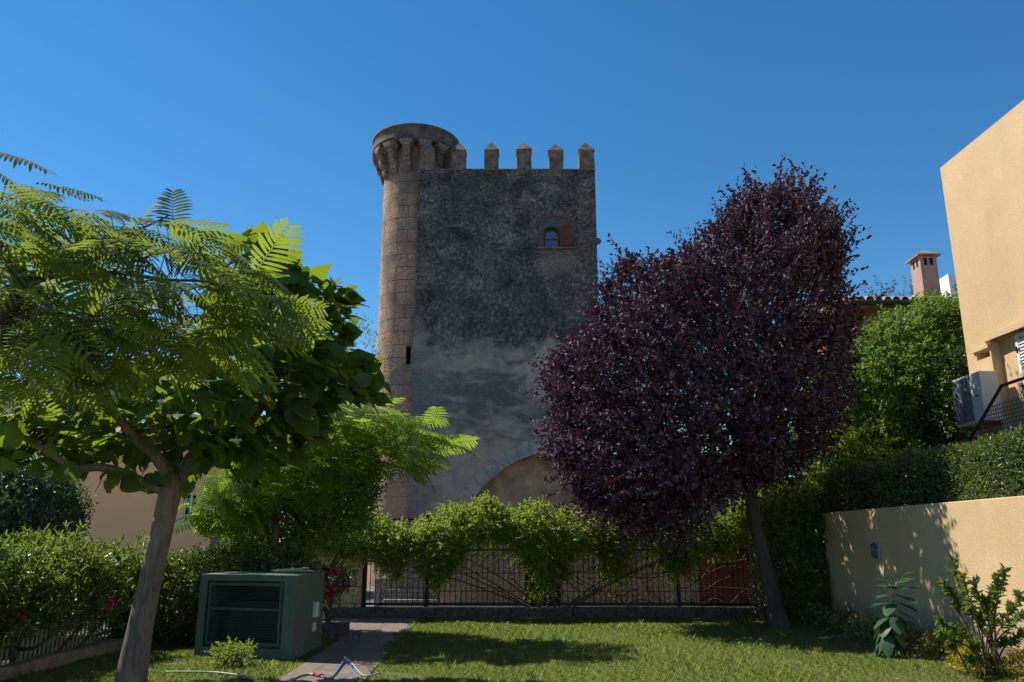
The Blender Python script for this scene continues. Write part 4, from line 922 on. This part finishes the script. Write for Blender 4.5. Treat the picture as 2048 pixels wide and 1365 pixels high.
ed = [(60,365,4.8,1.,0,.1),(110,370,4.9,1,.2,-.1),(20,385,4.8,1,0,.2),(210,440,4.7,.8,0,.25),(300,440,4.7,1,.1,-.05),(345,470,4.7,-.1,0,1.),(355,475,4.7,1,0,.1),(420,480,4.8,1.,0,-.1),(440,500,4.7,1,-.2,-.2),(255,470,4.7,.3,.1,.7),(120,430,4.7,1,0,.1),(460,510,4.6,1,.1,-.35),(-30,300,4.7,1,0,-.1),(-40,330,4.7,1,.2,-.2),(540,590,4.4,1,0,-.3),(500,600,4.4,.9,0,-.4),(160,450,4.8,1,0,.05)]
eB = np.array([at(*e[:3]) for e in ed]); eD = np.array([e[3:] for e in ed], float)
f1 = fronds(np.vstack([B, eB]), np.vstack([d, eD]), np.vstack([Nn, np.tile([0, -.35, 1.], (len(eB), 1))]), .36)
arr_mesh('crown', *f1, M['silk'], silk)
skp = np.vstack(sk); nr = skp[[np.argmin(((skp-b)**2).sum(1)) for b in B]]
arr_mesh('twigs', *thin_stems([(a*.9+b*.1, b) for a, b in zip(nr, B) if np.linalg.norm(a-b) < .8], .004), M['barkbrown'], silk)

silk2 = empty('young_silk_tree', tuple(at(560, 1200, 14.1)*[1, 1, 0]), 'bright lime feathery silk tree spreading in front of the round turret', 'tree')
m = MB(); sk = []
for pts, rr in (([(560, 1330, 14.1), (556, 1200, 14.1), (550, 1080, 14.1), (560, 1010, 14.1), (600, 960, 14.1)], [.09, .075, .06, .05]),
                ([(565, 1000, 14.1), (640, 930, 13.9), (720, 900, 13.7), (800, 880, 13.6), (880, 880, 13.6), (890, 885, 13.6)], [.04, .03, .02, .012, .006]),
                ([(600, 960, 14.1), (680, 870, 14.4), (760, 845, 14.5), (840, 850, 14.5)], [.035, .02, .012, .006]),
                ([(556, 1040, 14.1), (500, 960, 13.9), (440, 960, 13.8), (390, 1000, 13.6)], [.035, .02, .012, .005]),
                ([(700, 905, 13.8), (780, 930, 13.6), (850, 950, 13.5), (870, 990, 13.5)], [.02, .012, .006])):
    P = smoothline([at(*p) for p in pts], 5); m.tube(P, rr, 8); sk.append(P)
m.build('trunk', M['barkbrown'], silk2, smooth=True)
S2 = [(560,830),(640,790),(700,800),(770,820),(830,838),(868,862),(885,885),(870,902),(840,910),(825,940),(800,925),(760,900),(700,930),(640,960),(580,1000),(520,1010),(470,1040),(400,1050),(385,1010),(430,960),(460,900),(510,860)]
B = inflate(poly_world(S2, 13.9), 13.9, 1.3, 560, .2)
d = np.stack([rng.normal(size=len(B))*.6+.5, rng.normal(size=len(B))*.6-.1, rng.normal(size=len(B))*.2+.0], 1); Nn = np.tile([0, -.1, 1.], (len(B), 1))+rng.normal(size=B.shape)*.25
arr_mesh('crown', *fronds(B, d, Nn, .55, FR), M['silkfar'], silk2)

# generic bushes
def bush(name, label, cat_, poly, Y0, depth, n, length, spacing, leaf, wid, matk, stems=True, group=None, dirv=(0, 0, .5), pink=0, up=.5, spread=.9, rnd=.6, tmpl=OVAL, eb=.3, outward=.7, barkm='stem', stemn=10, base=None, zmin=.03, clump=.4, csc=.8):
    pw = poly_world(poly, Y0) if len(poly[0]) == 2 else poly; B = inflate(pw, Y0, depth, n, eb, clump, csc); B = B[B[:, 2] > zmin]
    c = B.mean(0); bs = base if base is not None else np.array([c[0], Y0, 0.])
    r_ = empty(name, tuple(bs), label, cat_, group)
    d = unit(B-c)*outward+np.array(dirv)+rng.normal(size=B.shape)*rnd
    lv, lines = shoots_foliage(B, d, length, spacing, leaf, wid, tmpl, up, spread)
    arr_mesh('foliage', *lv, M[matk], r_)
    if stems:
        m = MB()
        for k in range(stemn):
            e = B[rng.integers(len(B))]; s0 = bs+[rng.normal()*.12, rng.normal()*.12, -.02]
            if bs[2] == 0 and stemn > 6: s0[0] = bs[0]+(e[0]-bs[0])*rng.uniform(.2, .8)
            m.tube(smoothline([s0, s0*.55+e*.45+[rng.normal()*.1, rng.normal()*.1, .1], e], 5), [.025, .018, .006], 5)
        m.build('stems', M[barkm], r_, smooth=True)
    if pink:
        fr = B[B[:, 1] < np.percentile(B[:, 1], 30)]; k = rng.choice(len(fr), pink)
        for b_ in fr[k]:
            P = b_+rng.normal(size=(9, 3))*.035+[0, -.12, .03]
            arr_mesh('flower', *instance(*OVAL, P, rng.normal(size=P.shape), rng.normal(size=P.shape), .055, .045), M['pink'], r_)
    return r_
bush('fence_creeper', 'bright green creeper spilling over the iron fence below the tower arch', 'creeper',
     [(590,1075),(640,1040),(690,1050),(730,1030),(770,1040),(810,1062),(845,1050),(875,1040),(900,1018),(950,1022),(975,998),(1020,1028),(1070,1015),(1110,1035),(1170,1025),(1230,1050),(1290,1050),(1330,1075),(1390,1060),(1440,1040),(1480,1000),(1530,990),(1600,1000),(1600,1060),(1530,1085),(1480,1080),(1440,1115),(1390,1105),(1365,1150),(1330,1150),(1310,1100),(1260,1085),(1235,1140),(1205,1150),(1190,1095),(1140,1110),(1125,1150),(1095,1165),(1070,1130),(1050,1100),(1000,1085),(950,1080),(920,1130),(885,1165),(850,1150),(835,1095),(800,1160),(760,1130),(720,1100),(690,1120),(650,1090),(600,1120)],
     18.15, .5, 8200, .27, .024, .068, .034, 'creeper', dirv=(0, -.3, .25), stemn=5, spread=.9, zmin=.3, clump=.4, csc=.4)
bush('hanging_creeper', 'darker creeper trails hanging down inside the iron fence', 'creeper',
     [(830,1080),(1000,1080),(1200,1085),(1400,1095),(1395,1150),(1340,1180),(1330,1120),(1270,1110),(1240,1180),(1215,1190),(1190,1120),(1130,1130),(1120,1200),(1060,1200),(1050,1130),(1000,1110),(960,1120),(920,1140),(880,1180),(850,1140)],
     18.3, .3, 1100, .24, .03, .05, .025, 'creeper', dirv=(0, 0, -.5), stemn=6, zmin=.3)
m = MB()
for k in range(22):
    xa = rng.uniform(-1.5, 4.2); L_ = rng.uniform(1.2, 2.8); z = rng.uniform(.35, 1.2); pts = [[xa+L_*t, 18.48+rng.normal()*.05, max(.3, z-1.1*t*(1-t)*rng.uniform(.6, 1.4)+rng.normal()*.09+t*.3*((-1)**k))] for t in np.linspace(0, 1, 7)]
    m.tube(smoothline(pts, 5), [.014, .008], 5)
tag(m.build('bare_vine', M['stem'], None, smooth=True), 'tangled bare brown vine stems woven through the fence bars', 'vine')
bush('green_climber', 'tall bright green climber covering the terracotta house wall', 'climber',
     [(1720,700),(1755,655),(1790,650),(1822,615),(1862,622),(1890,606),(1918,625),(1922,710),(1905,745),(1885,790),(1870,850),(1850,925),(1790,945),(1700,945),(1625,940),(1600,870),(1630,800),(1650,740),(1690,715)],
     18.9, 1.15, 6200, .46, .03, .085, .040, 'climber', dirv=(0, -.35, .05), stemn=8, zmin=1.9, clump=.75, csc=.8, base=np.array([9.2, 19.2, 2.]))
bush('lower_climber', 'yellow green shrub below the tall climber and behind the clipped hedge', 'shrub',
     [(1640,870),(1700,850),(1780,860),(1850,880),(1880,920),(1880,960),(1700,985),(1640,985)], 18.0, .7, 1300, .26, .028, .06, .033, 'creeper', dirv=(0, -.3, .2), stemn=5, zmin=1.9, base=np.array([8., 18.3, 2.]))
bush('shaded_ivy', 'ivy beneath the air conditioning unit, the shade of the gap put into its dark leaf colour', 'ivy',
     [(1870,720),(1935,700),(1950,740),(1940,800),(1930,880),(1900,920),(1860,920),(1860,800)], 17.6, .6, 2200, .28, .03, .06, .04, 'dark', stemn=4, zmin=1.9, base=np.array([9.3, 17.9, 2.]))  # dark leaves put in to fill the shaded gap; their colour carries the shade
bush('tall_hedge', 'tall rounded green hedge between the plum trunk and the ochre wall', 'hedge',
     [(1520,1010),(1560,985),(1620,975),(1700,985),(1710,1040),(1700,1100),(1700,1250),(1600,1262),(1550,1255),(1530,1180),(1525,1090)],
     17.7, .9, 6500, .30, .026, .065, .038, 'creeper', dirv=(0, -.4, .3), stemn=8, clump=.8, csc=.7)
bush('yellow_flowered_shrub', 'slim yellowish shrub beside the red door just left of the plum trunk', 'shrub',
     [(1510,1120),(1530,1110),(1545,1150),(1550,1240),(1520,1248),(1512,1200)], 17.2, .3, 420, .16, .022, .045, .03, 'varieg', stemn=4)
bush('bougainvillea_tree', 'dark bougainvillea dotted with pink flowers behind the cabinet', 'bougainvillea',
     [(440,985),(500,920),(560,900),(640,905),(710,905),(755,950),(745,1010),(720,1060),(650,1080),(590,1110),(520,1120),(470,1100),(455,1040)], 15., 1.0, 3300, .3, .032, .065, .045, 'climber', pink=16, stemn=8)
bush('bougainvillea_bush', 'small pink bougainvillea against the sandstone wall right of the cabinet', 'bougainvillea',
     [(625,1130),(660,1130),(690,1140),(700,1165),(680,1195),(650,1215),(622,1215)], 15.6, .4, 330, .2, .028, .055, .04, 'dark', pink=55, stemn=4)
bush('glossy_shrub', 'large grey green glossy shrub at the left edge', 'shrub',
     [(-140,925),(0,925),(60,940),(110,965),(130,1010),(122,1060),(95,1090),(80,1130),(0,1150),(-140,1150)], 14.2, 1.4, 4200, .28, .03, .085, .04, 'glossy', stemn=6, spread=.8)
bush('thin_tree', 'airy pale tree showing between the catalpa and the turret', 'tree',
     [(600,700),(630,665),(680,655),(720,660),(750,690),(755,760),(740,830),(620,840),(590,760)], 25., 1.2, 330, .6, .045, .085, .035, 'oleander', stemn=16, spread=.8, barkm='barkgrey')
bush('far_conifer', 'dark tree tops showing over the tiled roof left of the chimney', 'tree',
     [(1735,600),(1745,575),(1752,562),(1762,580),(1790,580),(1815,572),(1830,600),(1830,640),(1735,640)], 36., .8, 140, .5, .05, .11, .05, 'dark', stemn=3)
bush('background_tree', 'green tree mass showing through the gaps behind the purple crown', 'tree',
     [(1235,760),(1300,700),(1400,690),(1500,670),(1600,680),(1680,700),(1700,800),(1680,960),(1600,1000),(1450,1000),(1300,990),(1240,900)], 27.5, 1.2, 2200, .6, .06, .13, .07, 'hedge', stemn=8, barkm='barkdark')
bush('hedge_shrub', 'dark leafy shrub row behind the catalpa trunk', 'shrub',
     [(235,1150),(300,1125),(360,1122),(420,1112),(500,1105),(600,1110),(610,1150),(430,1200),(415,1290),(330,1300),(245,1290)], 13.9, .7, 4200, .22, .028, .055, .035, 'hedge', stemn=8, dirv=(0, -.2, .4), pink=3)
bush('cabinet_shrub', 'small light green shrub in front of the cabinet mesh door', 'shrub',
     [(430,1310),(440,1295),(455,1300),(463,1278),(475,1292),(500,1290),(498,1310),(490,1330),(460,1340),(435,1330)], 11.2, .22, 230, .12, .014, .032, .016, 'creeper', stemn=5)
for k_, (px_, wdt_, mk, lab) in enumerate(()): pass
# oleander hedge running along the left edge
ol = empty('oleander_hedge', (-6.9, 11.5, 0), 'leafy oleander hedge along the left edge with upright narrow leaves', 'hedge')
n = 3200; B = np.stack([rng.uniform(-7.6, -6.1, n), rng.uniform(9.2, 14., n), rng.uniform(0, 1, n)], 1); top = 1.32+.12*np.sin(B[:, 1]*2.3)+.1*np.sin(B[:, 1]*5.1+B[:, 0]*3); B[:, 2] = .15+B[:, 2]**.7*(top-.15)
B[:, 0] += np.where(B[:, 2] < .45, -.3, .2+.1*np.sin(B[:, 1]*3.7))
d = rng.normal(size=B.shape)*.45+[.25, -.1, .8]
lv, ls = shoots_foliage(B, d, .34, .026, .105, .024, up=.3, spread=.65); arr_mesh('foliage', *lv, M['oleander'], ol)
m = MB()
for k in range(26):
    e = B[rng.integers(n)]; m.tube(smoothline([[e[0]-.3, e[1]+rng.normal()*.4, 0], [e[0]-.1, e[1]+.1, e[2]*.5], e], 5), [.022, .015, .006], 5)
for pa, pb, pc in (((0, 1340), (80, 1290), (190, 1180)), ((0, 1250), (60, 1200), (150, 1150))):
    m.tube(smoothline([gnd(*pa)*[1, 1, 0]+[0, 0, .3], at(*pb, 10.6), at(*pc, 11.4)], 6), [.03, .022, .01], 6)
m.build('stems', M['barkdark'], ol, smooth=True)
for c_, n_ in ((at(187, 1203, 11.6), 14), (at(176, 1216, 11.6), 5), (at(3, 1237, 10.2), 7)):
    P = c_+[.25, 0, 0]+rng.normal(size=(n_, 3))*.03; arr_mesh('flower', *instance(*OVAL, P, rng.normal(size=P.shape), rng.normal(size=P.shape), .055, .045), M['pink'], ol)

# laurel in the right corner
la = empty('laurel_shrub', (5.9, 10.4, 0), 'upright leafy laurel shrub in the lower right corner', 'shrub')
m = MB(); parts = []
tips = [(1905,1120),(1925,1150),(1900,1180),(1885,1165),(1950,1165),(1935,1210),(1880,1240),(1995,1150),(2010,1140),(1985,1180),(2040,1190),(2020,1215),(1960,1230),(1925,1260),(2045,1230),(1990,1240),(1900,1290),(1950,1290),(2010,1280),(2040,1270),(1940,1320),(1985,1320),(1880,1265),(1970,1200)]
for k, (px, py) in enumerate(tips):
    Y = 10.4+rng.normal()*.22; e = at(px, py, Y); b0 = at(1985+rng.normal()*18, 1370, 10.4)*[1, 1, 0]; b0[1] = 10.4+rng.normal()*.06
    ln = smoothline([b0, b0*.6+e*.4+[rng.normal()*.05, 0, .12], b0*.2+e*.8+[0, 0, .03], e], 6); m.tube(ln, [.013, .009, .004], 5)
    nL = 62; t = rng.uniform(.35, 1., nL)**.7; ii = t*(len(ln)-1); P = np.array([ln[int(i)]+(ln[min(int(i)+1, len(ln)-1)]-ln[int(i)])*(i-int(i)) for i in ii])
    ax = unit(ln[-1]-ln[-6]); A = ax*.7+unit(rng.normal(size=(nL, 3)))*.8; parts.append(instance(*OVAL, P, A, rng.normal(size=(nL, 3))*.5+[0, 0, .8], .105*rng.uniform(.6, 1.15, nL), .034))
arr_mesh('foliage', *merge(parts), M['laurel'], la); m.build('stems', M['stem'], la, smooth=True)
# rubber plant
rp0 = gnd(1757, 1320); rp = empty('rubber_plant', tuple(rp0), 'young plant with big drooping oval leaves before the ochre wall', 'plant')
m = MB(); tp = at(1793, 1165, 11.95); st_ = smoothline([rp0, at(1765, 1285, 11.95), at(1785, 1230, 11.95), tp], 6); m.tube(st_, [.03, .022, .018, .01], 8); m.build('stem', plain('pale_stem', (.22,.19,.14), .8), rp, smooth=True)
BIG = (np.array([[0,0,0],[.12,0,.02],[.3,-.42,-.02],[.6,-.5,-.10],[.88,-.28,-.24],[1,0,-.33],[.88,.28,-.24],[.6,.5,-.10],[.3,.42,-.02],[.6,0,-.04]]), [[(1,2,3,9),(9,7,8,1)],[(9,3,4,5),(9,5,6,7)]])
k = 32; t = np.linspace(.38, 1, k); P = np.array([st_[int(x*(len(st_)-1))] for x in t]); a = np.arange(k)*2.4
A = np.stack([np.cos(a), np.sin(a)*.8, np.interp(t, [.4, .75, 1], [-1.1, -.25, .75])], 1); arr_mesh('leaf_cluster', *instance(*BIG, P, A, np.tile([0, 0, 1.], (k, 1))+A*.3, rng.uniform(.30, .42, k), .19), M['rubber'], rp, smooth=True)
# low shrubs along the wall
spots = [(16.5,5.95,.30,'varieg'),(15.9,6.0,.28,'hedge'),(15.2,6.02,.30,'varieg'),(14.5,6.05,.30,'varieg'),(13.9,6.0,.27,'varieg'),(13.2,6.02,.30,'varieg'),(12.6,5.98,.28,'varieg'),(11.9,5.98,.28,'varieg'),(11.1,5.98,.26,'gold'),(10.6,5.75,.24,'gold'),(10.25,6.15,.24,'gold'),(12.3,6.4,.3,'dark')]
nm = ['farthest of the low mottled shrubs, at the foot of the tall hedge','plain dark green low shrub near the corner of the ochre wall','low mottled shrub just right of the ochre wall corner','low mottled shrub left of the oval lamp','low mottled shrub below the oval lamp','low mottled shrub left behind the big leaved plant','low mottled shrub right behind the big leaved plant','rounded olive shrub between the big leaved plant and the golden ones','golden yellow shrub nearest to the olive one','golden yellow shrub at the left foot of the laurel','golden yellow shrub at the right foot of the laurel','dark shrub against the plinth left of the laurel']
for (y, x, r_, mk), lb in zip(spots, nm):
    n = 620; u = unit(rng.normal(size=(n, 3))); u[:, 2] = np.abs(u[:, 2]); P = np.array([x, y, .06])+u*r_*rng.uniform(.65, 1.12, (n, 1))*[1., 1, 1.15]
    rt = empty('low_shrub', (x, y, 0), lb, 'shrub', 'low shrubs along the foot of the ochre wall')
    LL = .05*rng.uniform(.6, 1.2, n); arr_mesh('foliage', *instance(*OVAL, P, u+rng.normal(size=(n, 3))*.7, rng.normal(size=(n, 3))*.6+[0, 0, .7], LL, LL*.6), M[mk], rt)
    m = MB()
    for k in range(5): m.tube([[x, y, -.01], np.array([x, y, 0])+unit(rng.normal(size=3)*[1, 1, .2]+[0, 0, 1.])*r_*.8], [.012, .005], 5)
    m.build('stems', M['stem'], rt)
m = MB(); m.prism([[5.55, 9, -.01], [5.4, 16.9, -.01], [RX(16.9)-.05, 16.9, -.01], [RX(9)-.05, 9, -.01]], (0, 0, .03)); tag(m.build('flower_bed', M['soil']), 'strip of bare soil along the ochre wall', None, None, 'structure')
bpy.context.view_layer.update()
print('objects', len(bpy.data.objects), 'polys', sum(len(o.data.polygons) for o in bpy.data.objects if o.type == 'MESH'))
